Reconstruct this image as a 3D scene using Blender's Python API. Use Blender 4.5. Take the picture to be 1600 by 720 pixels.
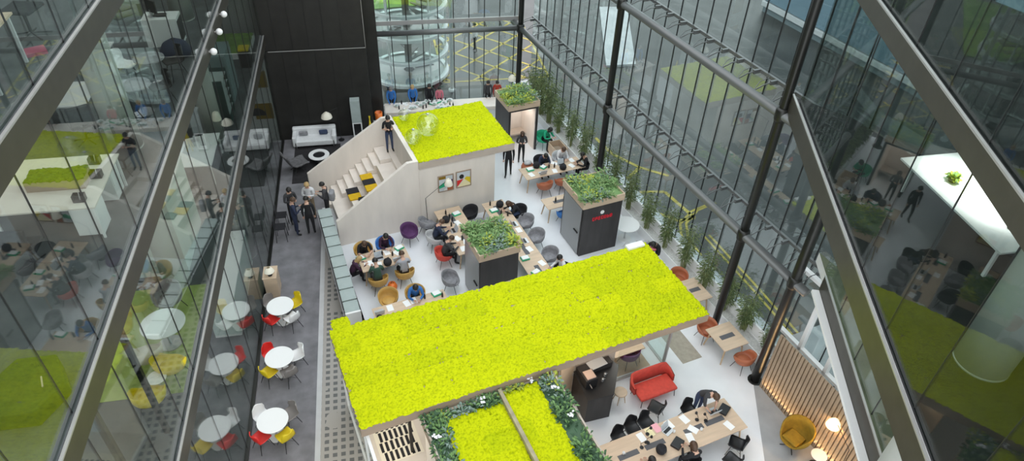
import bpy, math, random
from mathutils import Vector, Matrix, noise
random.seed(7)
PI = math.pi
sc = bpy.context.scene
C = sc.collection
for o in list(bpy.data.objects): bpy.data.objects.remove(o)

# ---------------------------------------------------------------- camera, light, exposure
def unit(v): return Vector(v).normalized()
FPX, CAM_H = 1078.0, 18.0
def cam_ray(u, v): return Vector((u-800.0, v-360.0, FPX))
_up = -unit(cam_ray(740, 1680))
_y = cam_ray(530, -530); _y = (_y-_y.dot(_up)*_up).normalized()
_x = _y.cross(_up)
RM = Matrix((_x, _y, _up))                     # camera (x right, y down, z ahead) -> world
cam = bpy.data.objects.new('camera', bpy.data.cameras.new('camera')); C.objects.link(cam)
cx, cy, cz = RM @ Vector((1,0,0)), RM @ Vector((0,-1,0)), RM @ Vector((0,0,-1))
cam.matrix_world = Matrix(((cx.x,cy.x,cz.x,0),(cx.y,cy.y,cz.y,0),(cx.z,cy.z,cz.z,CAM_H),(0,0,0,1)))
cam.data.sensor_width = 36; cam.data.lens = FPX*36/1600; cam.data.clip_start = 0.1; cam.data.clip_end = 400
sc.camera = cam
def pixel(p):
    c = RM.transposed() @ (Vector(p)-Vector((0,0,CAM_H)))
    return (800+FPX*c.x/c.z, 360+FPX*c.y/c.z)

wd = bpy.data.worlds.new('overcast_sky'); sc.world = wd; wd.use_nodes = True
bg = wd.node_tree.nodes['Background']; bg.inputs[0].default_value = (0.93,0.97,1.0,1); bg.inputs[1].default_value = 1.75
sc.view_settings.view_transform = 'Standard'; sc.view_settings.look = 'None'
sc.view_settings.gamma = 1; sc.view_settings.use_curve_mapping = False; sc.view_settings.exposure = 0.62
try:
    sc.cycles.max_bounces = 8; sc.cycles.diffuse_bounces = 4; sc.cycles.glossy_bounces = 4
    sc.cycles.transparent_max_bounces = 24; sc.cycles.caustics_reflective = False; sc.cycles.caustics_refractive = False
    sc.cycles.sample_clamp_indirect = 6
except Exception: pass
def lamp(name, kind, loc, energy, color=(1,1,1), size=1.0, size_y=None, rot=(0,0,0)):
    l = bpy.data.lights.new(name, kind); l.energy = energy; l.color = color
    if kind == 'AREA':
        l.size = size
        if size_y: l.shape = 'RECTANGLE'; l.size_y = size_y
    else: l.shadow_soft_size = size
    o = bpy.data.objects.new(name, l); C.objects.link(o); o.location = loc; o.rotation_euler = rot
    return o
# ceiling lights of the offices (they hang under each slab)
for z, e in ((17.0,170),(13.1,170),(9.3,190),(5.1,240)):
    lamp('office_ceiling_light', 'AREA', (-8.6, 15, z-0.35), e, (1,.97,.92), 5, 22)
for z, e in ((17.0,14),(13.1,8)):
    lamp('office_ceiling_light', 'AREA', (12.5, 5, z-0.35), e, (1,.95,.88), 4, 8)
_l = lamp('desk_fill', 'AREA', (11.5, 9.2, 11.9), 34, (1,.98,.95), .8, 2.0); _l.data.spread = .9  # added fill, no fixture there, brightens the white desk
lamp('office_ceiling_light', 'AREA', (12.6, 7, 8.6), 40, (1,.97,.92), 3, 6)

# ---------------------------------------------------------------- frames of the place
ANG = math.radians(13.0)
CA, SA = math.cos(ANG), math.sin(ANG)
def P(a, b, z=0.0): return Vector((a*CA-b*SA, a*SA+b*CA, z))   # pavilion frame (a along the pavilions, b away) -> world
TR = math.radians(19.1)
RN = Vector((math.cos(TR), -math.sin(TR), 0)); RS = Vector((math.sin(TR), math.cos(TR), 0))
def Q(n, s, z=0.0): return Vector((RN.x*n+RS.x*s, RN.y*n+RS.y*s, z))  # right office frame (n into the office, s away)
XL = -4.78                                                     # left office glass

# ---------------------------------------------------------------- materials
def mat(name, col, rough=0.6, metal=0.0, var=0.0, scale=6.0, bump=0.0, spec=None, emit=None, estr=0.0, stretch=None, sheen=0.0):
    m = bpy.data.materials.new(name); m.use_nodes = True; nt = m.node_tree; b = nt.nodes['Principled BSDF']
    b.inputs['Base Color'].default_value = (*col,1); b.inputs['Roughness'].default_value = rough; b.inputs['Metallic'].default_value = metal
    if spec is not None: b.inputs['Specular IOR Level'].default_value = spec
    if emit: b.inputs['Emission Color'].default_value = (*emit,1); b.inputs['Emission Strength'].default_value = estr
    if var or bump:
        tc = nt.nodes.new('ShaderNodeTexCoord'); n = nt.nodes.new('ShaderNodeTexNoise'); n.inputs['Scale'].default_value = scale; n.inputs['Detail'].default_value = 5
        src = tc.outputs['Object']
        if stretch:
            mp = nt.nodes.new('ShaderNodeMapping'); mp.inputs['Scale'].default_value = stretch; nt.links.new(src, mp.inputs[0]); src = mp.outputs[0]
        nt.links.new(src, n.inputs['Vector'])
        if var:
            r = nt.nodes.new('ShaderNodeValToRGB')
            r.color_ramp.elements[0].position = .3; r.color_ramp.elements[1].position = .7
            r.color_ramp.elements[0].color = (*[max(0,c*(1-var)) for c in col],1); r.color_ramp.elements[1].color = (*[min(1,c*(1+var)) for c in col],1)
            nt.links.new(n.outputs['Fac'], r.inputs[0]); nt.links.new(r.outputs[0], b.inputs['Base Color'])
        if bump:
            bp = nt.nodes.new('ShaderNodeBump'); bp.inputs['Strength'].default_value = bump; bp.inputs['Distance'].default_value = .02
            nt.links.new(n.outputs['Fac'], bp.inputs['Height']); nt.links.new(bp.outputs[0], b.inputs['Normal'])
    return m
def glass(name, tint, r0=0.05, refl=.97):
    m = bpy.data.materials.new(name); m.use_nodes = True; nt = m.node_tree; nt.nodes.clear()
    N = nt.nodes.new; L = nt.links.new
    out = N('ShaderNodeOutputMaterial'); mix = N('ShaderNodeMixShader'); tr = N('ShaderNodeBsdfTransparent'); gl = N('ShaderNodeBsdfGlossy')
    tr.inputs[0].default_value = (*tint,1); gl.inputs['Roughness'].default_value = 0.0; gl.inputs[0].default_value = (refl,refl,refl,1)
    g = N('ShaderNodeNewGeometry'); d = N('ShaderNodeVectorMath'); d.operation = 'DOT_PRODUCT'
    L(g.outputs['Normal'], d.inputs[0]); L(g.outputs['Incoming'], d.inputs[1])
    def mth(op, a, b=None):
        n = N('ShaderNodeMath'); n.operation = op
        for i, q in enumerate((a, b)):
            if q is None: continue
            if isinstance(q, (int,float)): n.inputs[i].default_value = q
            else: L(q, n.inputs[i])
        return n.outputs[0]
    c = mth('ABSOLUTE', d.outputs['Value']); k = mth('SUBTRACT', 1.0, c); p5 = mth('POWER', k, 5.0)
    f = mth('ADD', mth('MULTIPLY', p5, 1-r0), r0)
    L(f, mix.inputs[0]); L(tr.outputs[0], mix.inputs[1]); L(gl.outputs[0], mix.inputs[2]); L(mix.outputs[0], out.inputs[0])
    return m
def moss_mat(name, dark=(0.33,0.39,0.005), light=(0.60,0.645,0.006)):
    m = bpy.data.materials.new(name); m.use_nodes = True; nt = m.node_tree; b = nt.nodes['Principled BSDF']; N = nt.nodes.new; L = nt.links.new
    tc = N('ShaderNodeTexCoord'); n1 = N('ShaderNodeTexNoise'); n1.inputs['Scale'].default_value = 16; n1.inputs['Detail'].default_value = 4
    n2 = N('ShaderNodeTexNoise'); n2.inputs['Scale'].default_value = 0.9; n2.inputs['Detail'].default_value = 3
    br = N('ShaderNodeTexBrick'); br.inputs['Scale'].default_value = 1.0; br.inputs['Mortar Size'].default_value = 0.0
    br.inputs['Brick Width'].default_value = 1.3; br.inputs['Row Height'].default_value = .62
    br.inputs['Color1'].default_value = (.0,.0,.0,1); br.inputs['Color2'].default_value = (1,1,1,1)
    for t in (n1, n2, br): L(tc.outputs['Object'], t.inputs['Vector'])
    r = N('ShaderNodeValToRGB'); e = r.color_ramp.elements
    e[0].position = .27; e[0].color = (*dark,1); e[1].position = .52; e[1].color = (*light,1)
    L(n1.outputs['Fac'], r.inputs[0])
    mx = N('ShaderNodeMix'); mx.data_type = 'RGBA'; mx.blend_type = 'MULTIPLY'
    mx.inputs['B'].default_value = (.70,.78,.9,1)
    ad = N('ShaderNodeMath'); ad.operation = 'MULTIPLY'; L(br.outputs['Color'], ad.inputs[0]); L(n2.outputs['Fac'], ad.inputs[1])
    L(ad.outputs[0], mx.inputs['Factor']); L(r.outputs[0], mx.inputs['A']); L(mx.outputs['Result'], b.inputs['Base Color'])
    b.inputs['Roughness'].default_value = .95; b.inputs['Specular IOR Level'].default_value = .1
    return m
def plank_mat(name, col, axis_scale, var=.12):
    return mat(name, col, .55, var=var, scale=3.0, stretch=axis_scale)

MT = {}
MT['fascia'] = mat('bronze_fascia', (.062,.057,.047), .36, .35, .12, 3)
MT['ledge'] = mat('pale_ledge', (.42,.41,.40), .4, .5)
MT['steel'] = mat('dark_steel', (.030,.030,.028), .35, .6)
MT['tube'] = mat('grey_painted_steel', (.13,.135,.135), .35, .35)
MT['mullion'] = mat('black_mullion', (.012,.013,.014), .45)
MT['cable'] = mat('steel_rod', (.35,.37,.38), .3, .7)
MT['glassL'] = glass('office_glass', (.88,.93,.91), .05, .88)
MT['glassR'] = glass('dark_office_glass', (.78,.83,.81), .04, .62)
MT['glassF'] = glass('facade_glass', (.84,.91,.90), .105)
MT['glass'] = glass('clear_glass', (.93,.97,.96), .04)
MT['globe'] = glass('globe_glass', (.93,.95,.93), .10)
MT['glassG'] = mat('pale_green_frosted_glass', (.40,.46,.45), .18, 0, .08, 3)
MT['white_floor'] = mat('white_resin_floor', (.80,.825,.86), .30, 0, .04, 1.2, spec=.45)
MT['carpet'] = mat('grey_carpet', (.185,.18,.195), .95, 0, .22, 2.2)
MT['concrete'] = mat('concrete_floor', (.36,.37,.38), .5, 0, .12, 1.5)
MT['strip'] = mat('pale_strip', (.52,.52,.53), .5, 0, .06, 2)
MT['dark_floor'] = mat('office_carpet', (.085,.09,.095), .9, 0, .25, 2.5)
MT['dimmed_floor'] = mat('dimmed_office_carpet', (.022,.022,.023), .9, 0, .25, 2.5)  # darker copy of the office carpet, right office gloom put into its colour
MT['asphalt'] = mat('wet_asphalt', (.046,.046,.044), .42, 0, .35, .6)
MT['paving'] = mat('pale_paving', (.42,.43,.44), .5, 0, .15, 1.0)
MT['yellow_paint'] = mat('yellow_road_paint', (.44,.34,.05), .6, 0, .35, 3)
MT['lawn'] = mat('lawn', (.16,.27,.05), .9, 0, .3, 2)
MT['ply'] = mat('pale_plywood', (.80,.73,.665), .55, 0, .06, 2.2, stretch=(1,1,.25))
MT['ply2'] = mat('plywood_edge', (.52,.44,.37), .55, 0, .10, 3, stretch=(.4,1,1))
MT['oak'] = mat('oak_top', (.62,.47,.34), .45, 0, .10, 4, stretch=(.25,2,1))
MT['oak_b'] = mat('oak_leg', (.50,.36,.23), .5, 0, .12, 5)
MT['wood_dark'] = mat('brown_timber', (.34,.255,.19), .55, 0, .15, 3, stretch=(.3,1,1))
MT['slat'] = mat('slat_timber', (.34,.255,.175), .5, 0, .12, 4, stretch=(1,1,.2))
MT['wall_dark'] = mat('black_panel_wall', (.024,.023,.021), .35, 0, .18, 2, spec=.35)
MT['kiosk'] = mat('black_stained_ply', (.034,.031,.032), .5, 0, .3, 4, stretch=(1,1,.2))
MT['black'] = mat('black_plastic', (.012,.012,.014), .4)
MT['black_fab'] = mat('black_fabric', (.018,.018,.022), .9, 0, .2, 12)
MT['white'] = mat('white_laminate', (.86,.86,.86), .3)
MT['white_fab'] = mat('white_leather', (.78,.79,.80), .5, 0, .04, 8)
MT['paper'] = mat('paper', (.90,.90,.90), .7)
MT['grey_fab'] = mat('grey_fabric', (.28,.28,.30), .9, 0, .2, 10)
MT['grey_lt'] = mat('light_grey_shell', (.55,.55,.56), .5)
MT['taupe'] = mat('taupe_shell', (.24,.22,.21), .5)
MT['red'] = mat('red_shell', (.72,.03,.025), .4)
MT['redfab'] = mat('red_felt', (.62,.075,.055), .85, 0, .10, 9)
MT['yellow'] = mat('yellow_shell', (.74,.56,.015), .4)
MT['amber'] = mat('amber_seat_pad', (.66,.41,.005), .8, 0, .08, 8)
MT['mustard'] = mat('mustard_felt', (.25,.15,.008), .85, 0, .15, 9)
MT['tan'] = mat('tan_leather', (.55,.33,.09), .55, 0, .10, 7)
MT['terra'] = mat('terracotta_leather', (.42,.13,.06), .55, 0, .10, 7)
MT['purple'] = mat('purple_felt', (.10,.035,.12), .85, 0, .15, 9)
MT['orange'] = mat('orange_plastic', (.85,.20,.03), .4)
MT['green'] = mat('green_card', (.03,.47,.25), .5)
MT['greenbox'] = mat('green_fabric', (.02,.42,.22), .8, 0, .15, 8)
MT['blue'] = mat('blue_fabric', (.05,.20,.55), .8, 0, .12, 8)
MT['pink'] = mat('pink_paper', (.90,.45,.52), .7)
MT['cream'] = mat('cream_paper', (.88,.80,.50), .7)
MT['shade'] = mat('cream_shade', (.85,.80,.68), .6)
MT['shade_lit'] = mat('lit_shade', (.9,.75,.5), .6, emit=(1.0,.72,.38), estr=1.1)
MT['screen'] = mat('laptop_screen', (.55,.60,.65), .3)
MT['silver'] = mat('silver_metal', (.6,.6,.62), .3, .8)
MT['rug'] = mat('black_rug', (.020,.018,.020), .95, 0, .3, 6)
MT['cable_tray'] = mat('charcoal_tray', (.10,.10,.11), .6)
MT['moss'] = moss_mat('bright_moss')
MT['soil'] = mat('dark_soil', (.03,.035,.02), .95, 0, .3, 8)
LEAF = [mat('leaf_deep', (.065,.135,.07), .6), mat('leaf_mid', (.19,.33,.12), .6), mat('leaf_lime', (.46,.52,.08), .6), mat('leaf_grey', (.27,.36,.31), .65), mat('petal_white', (.86,.84,.88), .6)]
LEAF_K = [LEAF[1], mat('leaf_fresh', (.27,.40,.16), .6), LEAF[2], LEAF[3], LEAF[4]]
BAMB = [mat('bamboo_leaf_deep', (.14,.20,.085), .6), mat('bamboo_leaf_mid', (.29,.36,.16), .6), mat('bamboo_cane', (.23,.26,.10), .5)]
SKIN = [mat('skin_fair', (.62,.38,.28), .55), mat('skin_tan', (.42,.24,.16), .55), mat('skin_deep', (.16,.085,.055), .55)]
HAIR = {'black': mat('hair_black', (.012,.010,.009), .5), 'brown': mat('hair_brown', (.07,.035,.018), .5), 'blond': mat('hair_blond', (.45,.30,.13), .5), 'grey': mat('hair_grey', (.18,.17,.16), .5)}
CL = {'black': mat('black_cloth', (.014,.014,.017), .9), 'navy': mat('navy_cloth', (.022,.030,.065), .9), 'white': mat('white_cloth', (.72,.72,.74), .9),
      'blue': mat('blue_cloth', (.04,.18,.52), .9), 'green': mat('dark_green_cloth', (.04,.09,.065), .9), 'bright_green': mat('bright_green_cloth', (.015,.36,.19), .9),
      'purple': mat('plum_cloth', (.050,.018,.045), .9), 'grey': mat('grey_cloth', (.40,.41,.46), .9), 'char': mat('charcoal_cloth', (.05,.05,.055), .9),
      'jeans': mat('denim', (.045,.065,.13), .9), 'pink': mat('pink_cloth', (.65,.18,.24), .9), 'red': mat('red_cloth', (.45,.05,.03), .9), 'tan': mat('khaki_cloth', (.30,.23,.15), .9),
      'shoe': mat('black_shoe', (.01,.01,.01), .4), 'mouth': mat('lip', (.30,.10,.09), .6), 'eye': mat('eye_dark', (.01,.01,.01), .2)}

# ---------------------------------------------------------------- mesh builder
class MB:
    def __init__(s): s.v = []; s.f = []; s.m = []
    def add(s, vs, fs, mi=0):
        n = len(s.v); s.v += [tuple(v) for v in vs]; s.f += [tuple(i+n for i in f) for f in fs]; s.m += [mi]*len(fs); return s
    def box(s, x0, x1, y0, y1, z0, z1, mi=0, T=None):
        vs = [Vector(p) for p in ((x0,y0,z0),(x1,y0,z0),(x1,y1,z0),(x0,y1,z0),(x0,y0,z1),(x1,y0,z1),(x1,y1,z1),(x0,y1,z1))]
        if T is not None: vs = [T @ v for v in vs]
        return s.add(vs, [(0,3,2,1),(4,5,6,7),(0,1,5,4),(1,2,6,5),(2,3,7,6),(3,0,4,7)], mi)
    def prism(s, poly, z0, z1, mi=0):
        n = len(poly); vs = [(x,y,z0) for x,y in poly]+[(x,y,z1) for x,y in poly]
        return s.add(vs, [tuple(range(n-1,-1,-1)), tuple(range(n,2*n))]+[(i,(i+1)%n,(i+1)%n+n,i+n) for i in range(n)], mi)
    def tube(s, pts, r, n=8, mi=0, cap=True):
        pts = [Vector(p) for p in pts]; k = len(pts); rs = r if isinstance(r,(list,tuple)) else [r]*k
        vs, fs = [], []
        for i, p in enumerate(pts):
            d = (pts[min(i+1,k-1)]-pts[max(i-1,0)]).normalized()
            a = d.cross(Vector((0,0,1)) if abs(d.z)<.9 else Vector((1,0,0))).normalized(); b = d.cross(a)
            for j in range(n):
                t = 2*PI*j/n; vs.append(p+rs[i]*(math.cos(t)*a+math.sin(t)*b))
        for i in range(k-1):
            for j in range(n): fs.append((i*n+j, i*n+(j+1)%n, (i+1)*n+(j+1)%n, (i+1)*n+j))
        if cap: fs += [tuple(range(n-1,-1,-1)), tuple(range((k-1)*n,k*n))]
        return s.add(vs, fs, mi)
    def lathe(s, prof, n=20, mi=0, c=(0,0,0), cap=True):
        vs, fs = [], []
        for r, z in prof:
            for j in range(n):
                t = 2*PI*j/n; vs.append((c[0]+r*math.cos(t), c[1]+r*math.sin(t), c[2]+z))
        k = len(prof)
        for i in range(k-1):
            for j in range(n): fs.append((i*n+j, i*n+(j+1)%n, (i+1)*n+(j+1)%n, (i+1)*n+j))
        if cap: fs += [tuple(range(n-1,-1,-1)), tuple(range((k-1)*n,k*n))]
        return s.add(vs, fs, mi)
    def ball(s, c, r, n=10, mi=0):
        r = r if isinstance(r,(list,tuple)) else (r,r,r); m = max(4,n//2); c = Vector(c); vs, fs = [], []
        for i in range(m+1):
            ph = PI*i/m
            for j in range(n):
                t = 2*PI*j/n; vs.append((c.x+r[0]*math.sin(ph)*math.cos(t), c.y+r[1]*math.sin(ph)*math.sin(t), c.z-r[2]*math.cos(ph)))
        for i in range(m):
            for j in range(n): fs.append((i*n+j, i*n+(j+1)%n, (i+1)*n+(j+1)%n, (i+1)*n+j))
        return s.add(vs, fs, mi)
    def leaf(s, p, d, w, L, mi=0, droop=.3):
        p = Vector(p); d = Vector(d).normalized(); a = d.cross(Vector((0,0,1)))
        a = a.normalized() if a.length>.01 else Vector((1,0,0))
        m = p+d*L*.55; e = p+d*L-Vector((0,0,droop*L))
        return s.add([p, m+a*w/2, e, m-a*w/2], [(0,1,2),(0,2,3)], mi)
    def build(s, name, mats, parent=None, smooth=False, bevel=0.0, solid=0.0, T=None):
        me = bpy.data.meshes.new(name)
        vs = s.v if T is None else [tuple(T @ Vector(v)) for v in s.v]
        me.from_pydata(vs, [], s.f); mats = mats if isinstance(mats,(list,tuple)) else [mats]
        for m in mats: me.materials.append(m)
        if len(mats)>1: me.polygons.foreach_set('material_index', s.m)
        if smooth: me.polygons.foreach_set('use_smooth', [True]*len(me.polygons))
        me.update(); o = bpy.data.objects.new(name, me); C.objects.link(o)
        if parent: o.parent = parent
        if solid:
            q = o.modifiers.new('thickness','SOLIDIFY'); q.thickness = solid; q.offset = 0
        if bevel:
            q = o.modifiers.new('bevel','BEVEL'); q.width = bevel; q.segments = 2; q.limit_method = 'ANGLE'
        return o
def frame(loc, rz=0.0): return Matrix.Translation(Vector(loc)) @ Matrix.Rotation(rz, 4, 'Z')
FAB = frame((0,0,0), ANG)
def tag(o, label, cat, group=None, kind=None):
    if label: o['label'] = label
    o['category'] = cat
    if group: o['group'] = group
    if kind: o['kind'] = kind
    return o
def thing(name, label, cat, loc, rz=0.0, group=None):
    o = bpy.data.objects.new(name, None); C.objects.link(o); o.location = loc; o.rotation_euler = (0,0,rz); o.empty_display_size = .2
    return tag(o, label, cat, group)
def thing_ab(name, label, cat, a, b, z=0.0, deg=0.0, group=None): return thing(name, label, cat, P(a,b,z), ANG+math.radians(deg), group)
def struct(o): o['kind'] = 'structure'; return o
def dup(root, loc, rz, label=None, group=None, swap=None):
    def cp(o, par):
        c = o.copy(); C.objects.link(c); c.parent = par
        if swap and o.type == 'MESH' and o.name.split('.')[0] in swap:
            c.material_slots[0].link = 'OBJECT'; c.material_slots[0].material = swap[o.name.split('.')[0]]
        for ch in o.children: cp(ch, c)
        return c
    r = cp(root, None); r.location = loc; r.rotation_euler = (0,0,rz)
    if label: r['label'] = label
    if group: r['group'] = group
    return r
REG = []
ORD = ['first','second','third','fourth','fifth','sixth','seventh','eighth','ninth','tenth','eleventh','twelfth','thirteenth','fourteenth','fifteenth','sixteenth','seventeenth','eighteenth','nineteenth','twentieth']
def reg(o, desc, where): REG.append((o, desc, where)); return o
def finish_labels():
    groups = {}
    for o, d, w in REG: groups.setdefault((d,w), []).append(o)
    for (d,w), os_ in groups.items():
        os_.sort(key=lambda o: pixel(o.location)[0])
        for i, o in enumerate(os_):
            if len(os_) == 1: o['label'] = f'{d} {w}'
            elif i == 0: o['label'] = f'leftmost {d} {w}'
            elif i == len(os_)-1: o['label'] = f'rightmost {d} {w}'
            else: o['label'] = f'{ORD[i]} {d} from the left {w}'

# ================================================================ THE SETTING
FA, BY = 14.9, 32.2        # facade glass (a) and back glass (y)
def flat(name, poly, z0, z1, m): return struct(MB().prism(poly, z0, z1).build(name, m))
def xy(a, b): p = P(a,b); return (p.x, p.y)
flat('floor', [xy(2.3,2), xy(FA,2), xy(FA,29.8), (6.8,BY), (0,BY), xy(2.3,31)], -.15, 0.0, MT['white_floor'])
flat('floor', [(XL-.05,0), (-2.86,0), (-2.86,34), (XL-.05,34)], -.15, 0.002, MT['carpet'])
flat('floor', [(-2.86,24.2), (-.3,24.2), (-.3,30), (-2.86,30)], -.15, 0.0015, MT['carpet'])
flat('floor', [(-2.86,0), (-2.70,0), (-2.70,24.2), (-2.86,24.2)], -.15, 0.003, MT['strip'])
# tiled strip with dark inlaid squares
gm = bpy.data.materials.new('grey_tiles_dark_squares'); gm.use_nodes = True
nt = gm.node_tree; b_ = nt.nodes['Principled BSDF']; N_ = nt.nodes.new; L_ = nt.links.new
tc = N_('ShaderNodeTexCoord'); mp = N_('ShaderNodeMapping'); mp.inputs['Scale'].default_value = (1/.24,1/.24,1); L_(tc.outputs['Object'], mp.inputs[0])
sx = N_('ShaderNodeSeparateXYZ'); L_(mp.outputs[0], sx.inputs[0])
def mnode(op, a, b=None):
    n = N_('ShaderNodeMath'); n.operation = op
    for i, q in enumerate((a,b)):
        if q is None: continue
        if isinstance(q,(int,float)): n.inputs[i].default_value = q
        else: L_(q, n.inputs[i])
    return n.outputs[0]
fx, fy = mnode('FRACT', sx.outputs[0]), mnode('FRACT', sx.outputs[1])
inx = mnode('LESS_THAN', mnode('ABSOLUTE', mnode('SUBTRACT', fx, .5)), .27); iny = mnode('LESS_THAN', mnode('ABSOLUTE', mnode('SUBTRACT', fy, .5)), .27)
blk = N_('ShaderNodeTexNoise'); blk.inputs['Scale'].default_value = .8; L_(tc.outputs['Object'], blk.inputs['Vector'])
sq = mnode('MULTIPLY', mnode('MULTIPLY', inx, iny), mnode('GREATER_THAN', blk.outputs['Fac'], .43))
cr = N_('ShaderNodeMix'); cr.data_type = 'RGBA'; cr.inputs['A'].default_value = (.37,.345,.32,1); cr.inputs['B'].default_value = (.13,.13,.13,1); L_(sq, cr.inputs['Factor'])
L_(cr.outputs['Result'], b_.inputs['Base Color']); b_.inputs['Roughness'].default_value = .6
flat('floor', [(-2.70,0), xy(2.3,0), xy(2.3,24.0), (-2.70,24.2)], -.15, 0.001, gm)
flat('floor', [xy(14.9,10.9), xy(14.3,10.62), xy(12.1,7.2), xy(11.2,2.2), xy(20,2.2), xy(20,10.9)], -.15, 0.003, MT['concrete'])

# street outside
GZ = -.18
flat('ground', [xy(FA+.05,-10), xy(75,-10), xy(75,80), (-25,110), (-25,BY+.15), (6.75,BY+.15), xy(FA+.05,29.9)], -.6, GZ, MT['asphalt'])
flat('pavement', [xy(FA+.08,-5), xy(16.0,-5), xy(16.0,32), xy(FA+.08,32)], -.5, -.06, MT['paving'])
flat('pavement', [xy(21.0,32.0), xy(22.8,31.6), xy(27.0,39.5), xy(25.2,40.2)], -.5, -.05, MT['paving'])  # pale patch, the bright wet glare on the street put into its colour
def road_line(name, label, runs, w=.13):
    mb = MB()
    for run in runs:
        pts = [Vector((x,y)) for x,y in run]
        for i in range(len(pts)-1):
            d = (pts[i+1]-pts[i]).normalized(); n = Vector((-d.y,d.x))*w/2; a, b = pts[i], pts[i+1]
            mb.prism([tuple(a-n),tuple(b-n),tuple(b+n),tuple(a+n)], GZ, GZ+.006)
    return tag(mb.build(name, MT['yellow_paint']), label, 'road marking')
runs = []
def _hatch(x0, x1, y0, y1, st):
    R = []
    for c in [k*st for k in range(-30,60)]:
        for sg in (1,-1):
            seg = []
            for x in (x0, x1):
                y = c + sg*(x-x0); seg.append((x,y))
            (xa,ya),(xb,yb) = seg
            t0, t1 = 0.0, 1.0
            for lo_hi, s_ in ((y0,1),(y1,-1)):
                fa, fb = s_*(ya-lo_hi), s_*(yb-lo_hi)
                if fa < 0 and fb < 0: t1 = -1
                elif fa < 0: t0 = max(t0, fa/(fa-fb))
                elif fb < 0: t1 = min(t1, fa/(fa-fb))
            if t1 > t0+.02: R.append([(xa+(xb-xa)*t0, ya+(yb-ya)*t0), (xa+(xb-xa)*t1, ya+(yb-ya)*t1)])
    return R
road_line('box_junction_marking', 'yellow crisscross box junction painted on the street behind the far window', _hatch(3.6,9.6,35.2,44,2.1)+[[(3.6,35.2),(9.6,35.2),(9.6,44),(3.6,44),(3.6,35.2)]])
YR = [[(16.52,25.3),(16.55,23.7),(17.2,22.2),(18.1,21.1)],[(15.6,21.3),(17.2,22.2)],[(16.13,20.5),(17.2,20.1),(17.34,18.0),(16.56,18.07),(15.9,19.06)],[(18.6,18.6),(17.5,18.44),(16.5,17.87),(15.95,16.94),(15.85,15.9)],[(16.97,16.8),(16.81,13.74),(16.59,10.94)]]
road_line('road_marking', 'winding yellow lines painted on the street beyond the right facade bamboo', [[xy(*p) for p in run] for run in YR[:3]], .17)
road_line('kerb_marking', 'double yellow curved kerb lines painted round a traffic island outside', [[xy(*p) for p in YR[3]], [xy(p[0]+.28,p[1]-.05) for p in YR[3]]], .11)
road_line('kerb_marking', 'straight double yellow kerb lines along the pavement outside the facade', [[xy(*p) for p in YR[4]], [xy(p[0]+.25,p[1]) for p in YR[4]]], .10)

# left office block: slabs, back wall, fascias, glass, mullions
SLABS = (5.3, 9.45, 13.2, 17.1)
for z in SLABS:
    struct(MB().box(-15, XL+.02, -1.5, 29.86, z-.35, z-.012).build('ceiling', MT['white']))
    struct(MB().box(-15, XL+.02, -1.5, 29.86, z-.010, z).build('floor', MT['dark_floor']))
flat('floor', [(-15,-2), (XL-.06,-2), (XL-.06,30.4), (-15,30.4)], -.15, 0.0, MT['dark_floor'])
struct(MB().box(-15.2,-15,-2,30.4,0,21).build('wall_left', mat('office_wall', (.40,.40,.40), .8)))
struct(MB().box(-15,XL-.06,30.4,30.6,0,21).build('wall_back', mat('office_end_wall', (.30,.30,.30), .8)))
ni = 0
for z0, z1 in ((0.0,4.78),(5.3,8.98),(9.45,12.76),(13.2,16.7)):
    ni += 1
    w = struct(MB().box(XL-.02,XL,-1.5,29.86,z0,z1).build(f'window_{ni}', MT['glassL']))
    mm = MB().box(-.012,.012,-.005,.005,z0,z1)
    m0 = None; y = 1.4
    while y < 29.8:
        if m0 is None: m0 = mm.build('mullion', MT['mullion'], w); o = m0
        else: o = m0.copy(); C.objects.link(o)
        o.location = (XL-.01, y, 0); y += 1.42
for i, z in enumerate(SLABS):
    f = struct(MB().box(XL+.025,XL+.08,-1.5,29.86,z-.47,z-.02).build(f'trim_{i+1}', MT['fascia']))
    MB().box(XL+.035,XL+.085,-1.5,29.86,z-.019,z+.012).build('ledge', MT['ledge'], f)  # light grey top strip, sky light on the steel edge put into its colour
for i, (y, z) in enumerate(((22.3,9.26),(21.1,9.20),(19.8,9.16))):
    t = thing('wall_spotlight', f'{ORD[i]} small round white spotlight from the far end on the left middle fascia' if False else ['furthest','middle','nearest'][i]+' of three small white dome spotlights on the left middle fascia', 'spotlight', (XL+.08,y,z), 0, 'dome spotlights')
    MB().tube([(0,0,0),(.07,0,0)], .03, 10).build('mount', MT['ledge'], t); MB().ball((.12,0,0), .10, 16).build('dome', MT['white'], t, smooth=True)
struct(MB().box(XL-.06,XL+.06,-1.5,29.86,0,.05).build('baseboard_left', MT['steel']))

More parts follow.
